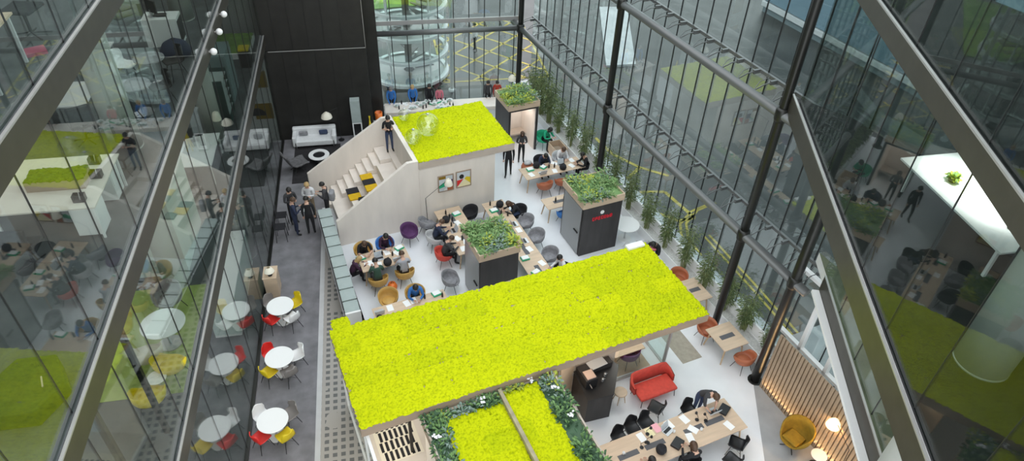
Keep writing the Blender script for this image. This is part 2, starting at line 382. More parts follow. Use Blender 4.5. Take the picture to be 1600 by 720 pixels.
# dark wall at the far left and the far window
dw = struct(MB().box(XL-.1,-.46,29.9,32.3,0,4.50).box(XL-.1,-.46,29.9,32.3,4.56,20).box(XL-.1,-.46,29.97,32.3,4.5,4.56).box(-.46,.10,31.2,32.4,0,20).build('wall_far', MT['wall_dark']))
sm = MB()
for x in (-4.1,-3.4,-2.7,-2.0,-1.25): sm.box(x-.008,x+.008,29.885,29.9,0,4.5).box(x-.2-.008,x-.2+.008,29.885,29.9,4.56,20)
sm.build('seam', mat('panel_seam', (.004,.004,.004), .6), dw)
MB().box(XL+.1,-.46,29.86,29.9,4.50,4.53).box(-.47,-.45,29.86,29.9,4.5,20).build('edge_strip', MT['ledge'], dw)
struct(MB().box(.10,7.0,BY-.01,BY+.01,0,20).build('window_5', MT['glassF']))
w5 = bpy.data.objects['window_5']; m0 = None
for k in range(9):
    if m0 is None: m0 = MB().box(-.020,.020,-.02,.02,0,20).build('mullion', MT['mullion'], w5); o = m0
    else: o = m0.copy(); C.objects.link(o)
    o.location = (.78+.757*k, BY, 0)
MB().box(.1,7.0,BY-.08,BY-.02,4.55,4.75).build('transom', MT['ledge'], w5)
MB().box(.1,7.0,BY-.05,BY+.05,0,.28).build('sill', MT['white'], w5)
tb = thing('steel_tube_beam', 'horizontal grey steel tube crossing the far window above the counter', 'beam', (0.1,31.4,4.46))
MB().tube([(0,0,0),(6.9,0,0)], .13, 12).build('tube', MT['tube'], tb, smooth=True)
br = MB().box(-.02,.02,.1,.75,.0,.08).build('bracket', MT['steel'], tb); br.location = (.68,0,0)
for k in range(1,8): o = br.copy(); C.objects.link(o); o.location = (.68+.757*k,0,0)

# right facade
MF = P(FA,0)
fw = struct(MB().box(FA-.01,FA+.01,2.0,29.75,0,20).build('window_6', MT['glassF'], T=FAB))
m0 = None; nb = 0
b = 2.6
while b < 29.7:
    if m0 is None: m0 = MB().box(-.02,.02,-.013,.013,0,20).build('mullion', MT['mullion'], fw); o = m0
    else: o = m0.copy(); C.objects.link(o)
    o.location = P(FA-.03,b); o.rotation_euler = (0,0,ANG); b += .757
struct(MB().box(FA-.12,FA-.04,2,29.75,-.1,.85).build('baseboard_right', MT['white'], T=FAB))
COLS = [(13.85,29.0),(13.85,20.6),(13.85,12.12),(13.85,9.8)]
names = ['round column at the far corner of the glass hall', 'slim far column rising behind the lettered kiosk', 'tall column rising behind the square oak table', 'nearest facade column beside the timber slat wall']
for (a,b), nm in zip(COLS, names):
    t = thing_ab('steel_column', 'dark steel '+nm, 'column', a, b, 0, 0, 'facade columns')
    MB().tube([(0,0,0),(0,0,20 if b>9.9 else 9.0)], .13 if b>9.9 else .15, 14).build('shaft', MT['steel'], t, smooth=True)
    MB().lathe([(.24,0),(.24,.02),(.2,.03)], 14).build('base_plate', MT['steel'], t)
    for z in ((4.46,8.75) if b>9.9 else (4.46,)): MB().lathe([(.17,-.2),(.19,-.12),(.19,.12),(.17,.2)], 14, c=(0,0,z)).build('collar', MT['steel'], t, smooth=True)
for z, lab in ((4.46,'lower long grey steel tube running along the right glass facade'),(8.75,'upper long grey steel tube running along the right glass facade')):
    t = thing_ab('steel_tube_beam', lab, 'beam', 13.85, 9.3, z)
    MB().tube([(0,0,0),(0,20.6,0)], .14, 14).build('tube', MT['tube'], t, smooth=True)
    MB().box(.93,1.02,0,20.4,.12,.22).build('rail', MT['tube'], t)
    bmb = MB().tube([(.05,0,.0),(.5,.0,.15),(.98,0,.17)], .020, 6).tube([(.1,.0,0),(.55,.26,.11),(.98,.30,.17)], .013, 6).box(.70,.92,-.04,.04,.10,.22)
    br = bmb.build('bracket', MT['tube'], t); br.location = (0,.4,0)
    for k in range(1,27): o = br.copy(); C.objects.link(o); o.location = (0,.4+.757*k,0)
# the lower windows with white frames behind the slat wall
for k, b in enumerate((9.15,8.1,7.05,6.0)):
    f = struct(MB().box(14.35,14.5,b-.06,b+.06,0,4.6).build(f'trim_{k+10}', MT['white'], T=FAB))
struct(MB().box(14.35,14.5,4.5,10.2,2.0,2.1).box(14.35,14.5,4.5,10.2,4.5,4.62).build('trim_15', MT['white'], T=FAB))

# right office block
FQ = Matrix(((RN.x,RS.x,0,0),(RN.y,RS.y,0,0),(0,0,1,0),(0,0,0,1)))
def qbox(n0,n1,s0,s1,z0,z1): return MB().box(n0,n1,s0,s1,z0,z1)
def facade_s(n, back=0.0):     # s where the office meets the facade glass, at depth n
    # point Q(n,s) with a = FA-back
    ca, sa = CA, SA
    an = RN.x*ca+RN.y*sa; as_ = RS.x*ca+RS.y*sa
    return (FA-back-an*n)/as_
NU, NLW = 5.46, 7.09
sU = 17.55
for z in (9.45,13.2,17.1):
    pts = [Q(NU-.025,-6),Q(NU-.025,17.3),Q(NU+1.2,facade_s(NU+1.2,.5)),Q(NU+7,facade_s(NU+7,.5)),Q(NU+12,-6)]
    poly = [(p.x,p.y) for p in pts]
    struct(MB().prism(poly, z-.35, z-.012).build('ceiling', MT['white'])); struct(MB().prism(poly, z-.010, z).build('floor', MT['dimmed_floor']))
pts = [Q(NLW-.025,-6),Q(NLW-.025,facade_s(NLW-.025,.35)),Q(NLW+6,facade_s(NLW+6,.35)),Q(NLW+10,-6)]
poly = [(p.x,p.y) for p in pts]
struct(MB().prism(poly, 4.95, 5.288).build('ceiling', MT['white'])); struct(MB().prism(poly, 5.29, 5.3).build('floor', mat('olive_carpet', (.12,.135,.085), .9, 0, .2, 2)))
struct(MB().box(NU+9.5,NU+9.7,-6,18,5.3,21).build('wall_right', mat('dark_office_wall', (.05,.05,.05), .8), T=FQ))
for i, (n, s1, z0, z1, g) in enumerate(((NU,17.0,9.45,12.76,'glassR'),(NU,17.0,13.2,16.7,'glassR'),(NLW,15.4,5.3,8.85,'glass'))):
    w = struct(MB().box(n,n+.02,-5,s1,z0,z1).build(f'window_{7+i}', MT[g], T=FQ)); m0 = None
    s = .9
    while s < s1-.3:
        if m0 is None: m0 = MB().box(-.012,.012,-.006,.006,z0,z1).build('mullion', MT['mullion'], w); o = m0
        else: o = m0.copy(); C.objects.link(o)
        o.location = Q(n+.01,s); o.rotation_euler = (0,0,-TR); s += 1.6
for i, (n, z, s1, h) in enumerate(((NU,13.2,17.2,.42),(NU,9.42,17.55,.60),(NU,17.1,17.2,.45),(NLW,5.3,15.1,.54))):
    f = struct(MB().box(n-.08,n-.03,-5,s1,z-h,z-.02).build(f'trim_{20+i}', MT['fascia'], T=FQ))
    MB().box(n-.085,n-.035,-5,s1,z-.019,z+.015).build('ledge', MT['ledge'], f, T=FQ)  # same pale strip, sky-lit edge carried by the colour
    if i == 3: MB().box(n-.28,n-.09,-5,s1-.05,z-.60,z-.50).build('soffit_edge', MT['white'], f, T=FQ)
    if i == 1:
        so = MB().prism([(NU+.12,-5),(NLW+.1,-5),(NLW+.1,15.2),(NU+.12,17.3)], z-h, z-h+.04).build('soffit', MT['white'], f, T=FQ)

# concrete columns in and under the offices
conc = mat('fair_faced_concrete', (.42,.43,.40), .7, 0, .10, 2, stretch=(1,1,.3))
for (x,y,z0,z1,r,lab) in ((-5.62,14.4,9.45,12.85,.33,'tall pale round column behind the left glass on the second office floor'),(-5.62,14.4,5.3,9.1,.33,'pale round column behind the left glass beside the oval lounge table'),
        (-5.62,21.6,5.3,9.1,.33,'pale round column near the dark shelving behind the left glass'),(-5.62,21.6,0,4.95,.33,'pale round column at ground level behind the left glass'),
        (-5.62,21.6,9.45,12.85,.33,'pale round column near the white cabinet behind the left glass'),
        (9.25,5.75,0,8.8,.45,'thick grey round column under the right office overhang'),(9.25,5.75,9.45,12.85,.42,'thick pale round column standing inside the right office glass')):
    t = thing('round_column', lab, 'column', (x,y,z0))
    MB().lathe([(r,0),(r,z1-z0)], 28).build('shaft', conc, t, smooth=True)
    MB().lathe([(r+.006,0),(r+.006,.03),(r,.035)], 28).build('base_ring', conc, t, smooth=True)

# ================================================================ MOSS AND LEAVES HELPERS
def moss_mesh(x0, x1, y0, y1, z, h=.07, step=.045, seam=(1.3,.62), seed=0):
    nx, ny = max(2,int((x1-x0)/step)), max(2,int((y1-y0)/step)); rnd = random.Random(seed); mb = MB(); vs, fs = [], []
    for j in range(ny+1):
        for i in range(nx+1):
            x = x0+(x1-x0)*i/nx; y = y0+(y1-y0)*j/ny
            edge = i in (0,nx) or j in (0,ny)
            zz = z+h*(.62+.45*noise.noise((x*5,y*5,seed*3.1)))+rnd.uniform(-.018,.018)
            row = int((y-y0)/seam[1]); fx = ((x-x0+(row%2)*seam[0]*.5)/seam[0])%1; fy = ((y-y0)/seam[1])%1
            if (fy < .06 or (fx < .03)) and rnd.random()<.42*max(0,noise.noise((x*.9,y*.9,seed+.5))+.35) and not edge: zz -= .05
            if edge:
                zz -= .03
                x += rnd.uniform(-.03,.03)+(-.03 if i == 0 else .03 if i == nx else 0); y += rnd.uniform(-.03,.03)+(-.03 if j == 0 else .03 if j == ny else 0)
            else: x += rnd.uniform(-.013,.013); y += rnd.uniform(-.013,.013)
            vs.append((x,y,zz))
    W = nx+1
    for j in range(ny):
        for i in range(nx): fs.append((j*W+i, j*W+i+1, (j+1)*W+i+1, (j+1)*W+i))
    mb.add(vs, fs)
    # skirt down to the tray
    loop = [i for i in range(W)]+[j*W+nx for j in range(1,ny+1)]+[ny*W+i for i in range(nx-1,-1,-1)]+[j*W for j in range(ny-1,0,-1)]
    n = len(loop); base = [(vs[k][0]*.5+min(max(vs[k][0],x0),x1)*.5, vs[k][1]*.5+min(max(vs[k][1],y0),y1)*.5, z-.02+rnd.uniform(-.03,.0)) for k in loop]
    sk = [vs[k] for k in loop]+base
    mb.add(sk, [(n+i, n+(i+1)%n, (i+1)%n, i) for i in range(n)])
    return mb
def shrubbery(x0, x1, y0, y1, z, n, h=.25, seed=0, lime=.2, white=0, L=.14):
    rnd = random.Random(seed); mb = MB()
    mb.box(x0,x1,y0,y1,z-.03,z+.02,0)
    clumps = [(rnd.uniform(x0,x1), rnd.uniform(y0,y1), rnd.random()) for _ in range(max(3,n//45))]
    for k in range(n):
        cx_, cy_, t = clumps[k%len(clumps)]
        mi = 2 if t < lime else 3 if t > .85 else (0 if rnd.random()<.5 else 1)
        r = rnd.uniform(0,.30); an = rnd.uniform(0,2*PI)
        x = min(max(cx_+r*math.cos(an),x0-.02),x1+.02); y = min(max(cy_+r*math.sin(an),y0-.02),y1+.02)
        d = Vector((math.cos(an)*rnd.uniform(.3,1), math.sin(an)*rnd.uniform(.3,1), rnd.uniform(.15,.9)))
        mb.leaf((x,y,z+rnd.uniform(.0,h*.75)), d, L*rnd.uniform(.35,.6), L*rnd.uniform(.8,1.5), mi)
    for k in range(white):
        x, y = rnd.uniform(x0+.05,x1-.05), rnd.uniform(y0+.05,y1-.05)
        for q in range(9):
            an = rnd.uniform(0,2*PI); mb.leaf((x+rnd.uniform(-.08,.08),y+rnd.uniform(-.08,.08),z+h), (math.cos(an),math.sin(an),.4), .07, .09, 4)
    return mb

# ================================================================ STAIR PAVILION
sp = thing_ab('stair_pavilion', 'pale plywood pavilion with bleacher stairs and bright moss roof in mid hall', 'pavilion', 2.8, 21.5)
# local coords: x = a-2.8, y = b-21.5
def side_wall(y0, y1, xl):
    mb = MB(); pr = [(xl,0),(3.37,0),(3.37,3.2),(2.94,3.2),(xl,1.2)]
    vs = [(x,y0,z) for x,z in pr]+[(x,y1,z) for x,z in pr]; n = len(pr)
    return mb.add(vs, [tuple(range(n)), tuple(range(2*n-1,n-1,-1))]+[(i+n,(i+1)%n+n,(i+1)%n,i) for i in range(n)])
side_wall(0,.14,0).build('front_stair_wall', MT['ply'], sp)
side_wall(3.62,3.76,-.4).build('rear_stair_wall', MT['ply'], sp)
MB().box(3.2,3.37,.14,3.62,0,3.2).build('landing_wall', MT['ply'], sp)
nst = 9
for k in range(nst): MB().box(.15+.29*k, 2.95, 2.55,3.60, (.21*k if k else 0), .21*(k+1)).build('step', MT['ply'], sp)
for k in range(4): MB().box(.25+.68*k, 3.0, .16,2.53, .43*k, .43*(k+1)).build('seat_tier', MT['ply'], sp)
MB().box(2.95,3.2,.16,3.6,0,1.92).build('landing', MT['ply'], sp)
# the closed room under the second roof
MB().box(3.37,6.58,-.02,.12,0,2.86).build('front_wall', MT['ply'], sp)
MB().box(3.37,6.58,3.2,3.34,0,2.86).build('rear_wall', MT['ply'], sp)
MB().box(6.44,6.58,.12,3.2,0,2.86).build('end_wall', MT['ply'], sp)
MB().box(3.37,7.4,-.06,3.6,2.86,3.17).build('roof_slab', MT['ply2'], sp)
moss_mesh(3.42,7.38,-.03,3.58,3.17,seed=2).build('moss', MT['moss'], sp)
# cushions on the tiers
for x, y, z, m, w in ((1.12,2.20,.86,'black_fab','black seat pad, rear one of the lower pair on the bleacher tiers'),(1.12,1.78,.86,'amber','yellow seat pad, front one of the lower pair on the bleacher tiers'),
        (1.80,2.38,1.29,'amber','large yellow seat pad, rear one of the upper group on the bleacher tiers'),(1.80,1.96,1.29,'black_fab','black seat pad in the middle of the upper group on the bleacher tiers'),(1.80,1.56,1.29,'amber','yellow seat pad just showing above the sloping wall, upper bleacher group'),(1.45,1.45,.86,'black_fab','black seat pad half hidden by the sloping wall between both groups')):
    o = MB().box(-.25,.25,-.20,.20,0,.08).build('seat_cushion', MT[m], bevel=.02); o.location = P(2.8+x,21.5+y,z); o.rotation_euler = (0,0,ANG); tag(o, w, 'cushion', 'bleacher cushions')
# clear globes lying on the moss
for a, b, r, w in ((6.40,22.72,.32,'small clear glass globe lying on the stair pavilion moss roof'),(7.15,23.15,.47,'largest clear glass globe lying on the stair pavilion moss roof'),(6.6,24.6,.25,'faint clear globe at the rear corner of the stair pavilion roof')):
    t = thing_ab('glass_globe', w, 'globe', a, b, 3.24, 0, 'glass globes')
    MB().ball((0,0,r),r,26).build('bubble', MT['globe'], t, smooth=True)
    MB().lathe([(.05,2*r-.02),(.05,2*r+.03),(.02,2*r+.05)], 10).build('cap', MT['silver'], t)
# two framed paintings, generic abstract shapes
def picture(a0, a1, z0, z1, label, shapes, bgm):
    t = thing_ab('framed_picture', label, 'picture', (a0+a1)/2, 21.475, z0, 0, 'pictures on the plywood wall'); w, h = (a1-a0)/2, z1-z0
    MB().box(-w,w,-.035,.0,0,.04).box(-w,w,-.035,.0,h-.04,h).box(-w,-w+.04,-.035,0,.04,h-.04).box(w-.04,w,-.035,0,.04,h-.04).build('frame', MT['wood_dark'], t)
    mats = [bgm]; mb = MB().box(-w+.04,w-.04,-.02,-.005,.04,h-.04,0)
    for k, (poly, m) in enumerate(shapes):
        mats.append(MT[m]); y = -.021-.0015*k; mb.add([(-w+.04+(2*w-.08)*u, y, .04+(h-.08)*v) for u,v in poly], [tuple(range(len(poly)))], k+1)
    mb.build('canvas', mats, t)
pale = mat('pale_canvas', (.62,.66,.70), .7)
picture(6.92,7.58,1.55,2.33,'left framed abstract picture on plywood wall partly behind a lamp shade', [([(0,.8),(.5,.8),(.5,1),(0,1)],'mustard'),([(.55,.35),(1,.35),(1,.7),(.55,.7)],'purple'),([(.6,0),(1,0),(1,.33),(.6,.33)],'terra'),([(0,.2),(.5,.3),(.6,.5),(.3,.55),(0,.4)],'greenbox'),([(.3,0),(.6,0),(.55,.25)],'white')], pale)
picture(7.68,8.33,1.58,2.36,'right framed abstract picture with red and yellow wedges on plywood wall', [([(0,0),(0,.45),(.5,.5)],'red'),([(.05,0),(.55,.5),(1,.1),(1,0)],'cream'),([(1,.12),(.55,.5),(.7,.62),(1,.55)],'yellow'),([(.35+.18*math.cos(i*.63),.68+.16*math.sin(i*.63)) for i in range(10)],'black')], pale)

# ================================================================ MAIN MOSS ROOF PAVILION
mp_ = thing_ab('moss_roof_pavilion', 'large low pavilion under the long bright moss roof in the foreground', 'pavilion', 1.15, 10.6)
MB().box(0,10.62,0,3.58,2.86,3.16).build('roof_slab', MT['wood_dark'], mp_)
MB().box(.02,10.60,.02,3.56,2.845,2.859).build('soffit', MT['ply2'], mp_)
moss_mesh(.03,10.6,.03,3.55,3.16,seed=5,step=.05).build('moss', MT['moss'], mp_)
o = MB().box(.12,.62,3.56,3.95,3.12,3.16).build('moss_tray', MT['wood_dark'], mp_); moss_mesh(.14,.6,3.5,3.93,3.16,seed=9).build('moss', MT['moss'], o)
MB().box(6.9,8.25,1.05,1.2,0,2.85).build('core_wall', MT['ply2'], mp_)
MB().box(6.2,6.34,1.2,3.2,0,2.85).build('core_wall', MT['ply2'], mp_)
MB().box(8.12,8.25,1.2,3.2,0,2.85).build('core_wall', MT['ply2'], mp_)
d_ = MB().box(0,1.0,-.025,.025,0,2.5).build('timber_door', MT['oak'], mp_); d_.location = (6.02,.62,0); d_.rotation_euler = (0,0,math.radians(30)); d_.scale = (.85,1,1)
MB().box(.9,.93,-.06,.06,1.0,1.15).build('handle', MT['silver'], d_)
for x,y in ((10.24,.95),(10.24,3.3)): MB().tube([(x,y,0),(x,y,2.85)], .06, 12).build('post', MT['ledge'], mp_, smooth=True)
MB().box(8.3,10.2,.93,.95,0.05,2.84).build('glass_pane', MT['glass'], mp_); MB().box(10.23,10.25,1.0,3.3,0.05,2.84).build('glass_pane', MT['glass'], mp_)
MB().box(8.3,10.26,.90,.98,0,.05).box(10.2,10.28,.98,3.3,0,.05).build('floor_track', MT['ledge'], mp_)
# left end: white glazed room
MB().box(.10,.18,-1.6,3.3,0,.10).box(.10,.18,-1.6,3.3,2.75,2.85).box(.10,.18,-1.6,-1.5,.1,2.75).box(.10,.18,.4,.5,.1,2.75).box(.10,.18,3.2,3.3,.1,2.75).build('white_frame', MT['white'], mp_)
MB().box(.13,.15,-1.5,3.2,.1,2.75).build('glass_pane', MT['glass'], mp_)
MB().box(.2,1.5,3.2,3.3,0,2.85).box(3.8,6.2,3.2,3.3,0,2.85).build('rear_wall', MT['ply'], mp_)
MB().box(1.42,1.50,.92,1.0,.012,2.85).build('post', MT['steel'], mp_)
MB().box(.19,3.78,-2.2,3.2,0.0015,.012).build('room_floor', mat('cream_floor', (.72,.66,.60), .5, 0, .05, 2), mp_)

# rug and the light inside that room
pm = MB().box(-.62,.62,-.92,.75,0,.014,0)
for r_ in range(-1,3):
    for k in range(7): pm.box(-.54+.155*k+.05*(r_%2), -.54+.155*k+.085+.05*(r_%2), -.52+.36*r_, -.52+.36*r_+.33, .014,.018,1)
t = pm.build('striped_rug', [MT['shade'],MT['black_fab']]); t.location = P(2.32,12.35,0.013); t.rotation_euler = (0,0,ANG); tag(t, 'cream rug with black dashes inside the white room under the moss roof', 'rug')
lamp('room_lamp_and_fill', 'AREA', P(1.9,11.6,2.8), 30, (1,.86,.68), 1.0, 1.6, (0,0,ANG))
lamp('room_lamp_and_fill', 'AREA', P(10.2,12.4,2.82), 26, (1,.95,.88), 1.4, 1.4)  # added fill for the glass room, stands in for sky light on its floor
lamp('room_lamp_and_fill', 'AREA', P(7.5,11.2,2.8), 16, (1,.86,.66), .8, .8)

# ================================================================ LOWER PLANTED ROOF
lr = thing_ab('planted_roof_pavilion', 'lower timber pavilion with planted border and two moss beds, bottom centre', 'pavilion', 2.70, 4.5)
# local: x = a-2.7, y = b-4.5 ; spans x 0..3.85, y 0..6.08
MB().box(0,3.85,0,6.08,2.55,2.78).build('roof_tray', MT['wood_dark'], lr)
MB().box(0,.05,0,6.08,2.78,2.93).box(3.80,3.85,0,6.08,2.78,2.93).build('tray_edge', MT['ply2'], lr)
MB().box(2.14,2.24,0,6.05,2.78,3.02).build('timber_rail', mat('weathered_rail', (.36,.31,.20), .6, 0, .2, 4), lr)
MB().box(.05,.15,0,6.0,0,2.55).build('side_wall', MT['ply'], lr)
MB().box(3.70,3.80,0,6.0,0,2.55).build('side_wall', MT['ply2'], lr)
moss_mesh(.50,2.12,-.1,5.78,2.84,seed=11).build('moss', MT['moss'], lr)
moss_mesh(2.26,3.25,-.1,5.98,2.86,seed=12).build('moss', MT['moss'], lr)
sh = shrubbery(.06,.48,0,6.0,2.80,1100,.20,3,.18,2).build('foliage_border', LEAF, lr)
shrubbery(.06,2.12,5.8,6.05,2.80,520,.20,4,.15,1).build('foliage_border', LEAF, lr)
shrubbery(3.28,3.80,0,6.02,2.80,1900,.24,6,.22,3).build('foliage_border', LEAF, lr)
shrubbery(2.26,3.30,6.0,6.08,2.80,180,.2,7,.4,1).build('foliage_border', LEAF, lr)

# ================================================================ PLANTER-TOPPED KIOSKS
def kiosk(label, a, b, w, d, h, open_front=False, seed=0):
    t = thing_ab('planter_kiosk', label, 'kiosk', a, b, 0, 0, 'planter topped kiosks')
    if open_front:
        MB().box(0,.10,0,d,0,h).build('side_panel', MT['kiosk'], t); MB().box(w-.10,w,0,d,0,h).build('side_panel', MT['kiosk'], t)
        MB().box(.10,w-.10,d-.08,d,0,h).build('rear_panel', MT['ply'], t); MB().box(.10,w-.10,0,d-.08,h-.10,h).build('ceiling_panel', MT['kiosk'], t)
        MB().box(.10,.14,.05,d-.1,.0,h-.1).box(w-.14,w-.10,.05,d-.1,0,h-.1).build('inner_lining', MT['ply'], t)
        MB().box(.14,w-.14,.9,d-.1,.42,.48).build('bench', MT['ply2'], t)
        lamp('kiosk_fill', 'AREA', P(a+w/2*1.0, b+.75, h-.13), 9, (1,.93,.86), .8, .8)  # added fill that brightens the plywood lining, not a fixture of the kiosk
    else:
        MB().box(0.04,w,0,d,0,h).build('body', MT['kiosk'], t)
        g = MB().box(0,.03,.12,d-.12,.05,h-.08).build('door', mat('grey_glass_door', (.30,.31,.32), .25), t)
        MB().box(-.05,0,.2,.5,1.05,1.09).build('handle', MT['black'], g)
    MB().box(-.04,w+.04,-.04,.0,h,h+.30).box(-.04,w+.04,d,d+.04,h,h+.30).box(-.04,0,0,d,h,h+.30).box(w,w+.04,0,d,h,h+.30).build('planter_crate', MT['oak'], t)
    shrubbery(.0,w,.0,d,h+.22,1300,.26,seed,.3).build('foliage', LEAF_K, t)
    return t
k1 = kiosk('black kiosk with white disc and red lettering, plants growing on top', 11.28, 17.45, 1.72, 1.60, 2.36, False, 21)
MB().lathe([(.085,0),(.085,.012)], 18).build('white_disc', MT['white'], k1, T=Matrix.Translation((.86,-.001,2.0)) @ Matrix.Rotation(PI/2,4,'X'))
# illegible red lettering: seven block characters
lm = MB(); x = .46
for ch in ((1,0,1,1),(1,1,0,1),(1,1,1,0),(1,0,1,1),(1,1,1,1),(0,1,1,1),(1,1,1,1)):
    lm.box(x,x+.03,-.012,0,1.66,1.82)
    if ch[0]: lm.box(x+.03,x+.085,-.012,0,1.79,1.82)
    if ch[1]: lm.box(x+.03,x+.085,-.012,0,1.725,1.755)
    if ch[2]: lm.box(x+.03,x+.085,-.012,0,1.66,1.69)
    if ch[3]: lm.box(x+.085,x+.105,-.012,0,1.69,1.79)
    x += .128
lm.build('red_lettering', mat('red_sign_letters', (.75,.01,.03), .4), k1)
kiosk('black kiosk with planted top standing among the tables at centre', 6.58, 16.15, 1.45, 1.55, 2.36, False, 22)
kiosk('far open kiosk with plywood lined doorway and planted top', 11.62, 25.15, 1.50, 1.55, 2.36, True, 23)

# ================================================================ SLAT WALL
sw = thing_ab('timber_slat_wall', 'glowing screen of upright timber slats at the lower right', 'slat wall', 13.85, 9.55)
# runs towards -b ; local y from 0 down to -3.9
MB().box(.02,.06,-4.6,0,0,2.45).build('backing_board', MT['slat'], sw)
s0 = MB().box(-.035,.019,-.046,.046,.03,2.5).build('slat', MT['slat'], sw); s0.location = (0,-.06,0)
for k in range(1,34): o = s0.copy(); C.objects.link(o); o.location = (0,-.06-.135*k,0)
MB().box(-.03,.07,-4.6,0,0,.03).build('base_rail', MT['slat'], sw)
for k in range(34): lamp('slat_uplight', 'SPOT', P(13.755,9.55-.127-.135*k,.04), 9, (1,.62,.28), .015, rot=(PI,-.12,ANG)).data.spot_size = 1.0

# ================================================================ GLASS TOPPED LOW PARTITION
gp = thing('glass_topped_partition', 'long low partition capped with a row of green glass panes beside walkway', 'partition', (-2.66,22.95,0))
e_ = Vector((-1.60+2.66, 16.95-22.95, 0)); gl_ = e_.length; ga = math.atan2(e_.y,e_.x); gp.rotation_euler = (0,0,ga)
MB().box(0,gl_,-.24,-.20,0,.86).box(0,gl_,.20,.24,0,.86).box(0,gl_,-.20,.20,0,.1).build('side_frame', MT['steel'], gp)
MB().box(0,gl_,-.20,.20,.80,.84).build('inner_shelf', mat('pale_shelf', (.46,.54,.52), .6), gp)
for k in range(10):
    o = MB().box(.03,gl_/10-.03,-.25,.25,.87,.90).build('glass_pane', MT['glassG'], gp); o.location = (gl_/10*k,0,0)
MB().box(gl_+.002,gl_+.08,-.26,.26,0,.95).build('white_end', MT['white'], gp)
MB().box(0,gl_,-.31,-.29,.80,.83).box(.2,.23,-.31,-.24,.75,.80).box(gl_/2,gl_/2+.03,-.31,-.24,.75,.80).box(gl_-.3,gl_-.27,-.31,-.24,.75,.80).build('hand_rail', MT['silver'], gp)
gp2 = thing('display_cabinet', 'tall narrow cabinet with green glass top half against the far dark wall', 'cabinet', (-1.22,29.62,0))
MB().box(-.22,.22,-.2,-.16,0,.12).box(-.22,-.17,-.2,.2,.0,.95).box(.17,.22,-.2,.2,.0,.95).box(-.17,.17,-.2,.2,.90,.95).box(-.17,.17,-.2,.2,0,.08).build('white_frame', MT['white'], gp2)
MB().box(-.17,.17,.15,.2,.08,.9).build('dark_back', MT['black'], gp2)
MB().box(-.22,.22,-.2,.2,.96,2.1).build('glass_case', MT['glassG'], gp2)
# ================================================================ CHAIR AND TABLE PROTOTYPES
def shell_surface():                      # one-piece side chair shell, front is +y
    prof = [(.23,.425),(.19,.445),(.05,.43),(-.10,.42),(-.19,.45),(-.235,.55),(-.26,.68),(-.28,.80),(-.285,.83)]
    wid = [.19,.225,.235,.23,.225,.22,.215,.18,.12]; mb = MB(); vs, fs = [], []; n = 9
    for (y,z), w in zip(prof,wid):
        for j in range(n):
            u = -1+2*j/(n-1); back = max(0,(z-.45)/.4)
            vs.append((u*w, y+.09*u*u*min(1,back*2), z+.055*u*u*(1-min(1,back*1.6))))
    for i in range(len(prof)-1):
        for j in range(n-1): fs.append((i*n+j, i*n+j+1, (i+1)*n+j+1, (i+1)*n+j))
    return mb.add(vs, fs)
def tub_surface(low=.56, high=.80, R=.33):
    n, mb = 28, MB(); vs, fs = [], []
    rings = [(0.02,.40),(.16,.40),(.24,.415),(.29,.46),(.315,.54),(.33,.62),(.34,.80)]
    for k, (r,z) in enumerate(rings):
        for j in range(n):
            t = 2*PI*j/n; back = .5-.5*math.sin(t)               # front (+y) 0 .. back 1
            top = low+(high-low)*(back**.8); top = .455 if back < .07 else (.455+(top-.455)*min(1,(back-.07)/.18))
            zz = z if k < 3 else .415+(z-.415)/(.80-.415)*(top-.415)
            rr = r*R/.33*(1.0 if k < 3 else 1+.03*back)
            vs.append((rr*math.cos(t)*1.04, rr*math.sin(t)*.95, zz))
    for i in range(len(rings)-1):
        for j in range(n): fs.append((i*n+j, i*n+(j+1)%n, (i+1)*n+(j+1)%n, (i+1)*n+j))
    return mb.add(vs, fs)
PROTO = {}
def use(key, maker, loc, rz, swap=None, group=None):
    if key not in PROTO:
        r = maker(); PROTO[key] = r; r.location = loc; r.rotation_euler = (0,0,rz)
        if swap:
            for ch in r.children:
                nm = ch.name.split('.')[0]
                if nm in swap: ch.material_slots[0].link = 'OBJECT'; ch.material_slots[0].material = swap[nm]
        if group: r['group'] = group
        return r
    return dup(PROTO[key], loc, rz, None, group, swap)
def mk_shell():
    t = thing('shell_chair', 'x', 'chair', (0,0,0)); shell_surface().build('seat_shell', MT['white'], t, smooth=True, solid=.014)
    for sx in (-1,1):
        for y0, y1 in ((.12,.22),(-.12,-.24)): MB().tube([(sx*.10,y0,.42),(sx*.21,y1,0)], [.014,.009], 6).build('leg', MT['black'], t)
    MB().tube([(-.155,.17,.22),(.155,-.18,.22)], .005, 5).tube([(.155,.17,.22),(-.155,-.18,.22)], .005, 5).build('brace', MT['black'], t)
    return t
def mk_tub():
    t = thing('tub_chair', 'x', 'chair', (0,0,0)); tub_surface().build('seat_shell', MT['tan'], t, smooth=True, solid=.025)
    MB().lathe([(.01,.42),(.20,.42),(.24,.44),(.22,.465),(.01,.47)], 20).build('seat_cushion', MT['tan'], t, smooth=True)
    for sx in (-1,1):
        for sy in (-1,1): MB().tube([(sx*.14,sy*.13,.41),(sx*.25,sy*.24,0)], [.013,.009], 6).build('leg', MT['black'], t)
    return t
def place_tub(a, b, deg, m, where, desc=None, grp='tub chairs at the tables'):
    o = use('tub', mk_tub, P(a,b), ANG+math.radians(deg), {'seat_shell': MT[m], 'seat_cushion': MT[m]}, grp)
    return reg(o, desc or {'tan':'tan leather tub chair','grey_fab':'grey fabric tub chair','redfab':'red felt tub chair','purple':'purple tub chair','terra':'terracotta tub chair','black_fab':'black tub chair','grey_lt':'light grey tub chair','blue':'blue tub chair'}[m], where)
def place_shell(loc, rz, m, where, desc, grp): return reg(use('shell', mk_shell, loc, rz, {'seat_shell': MT[m]}, grp), desc, where)

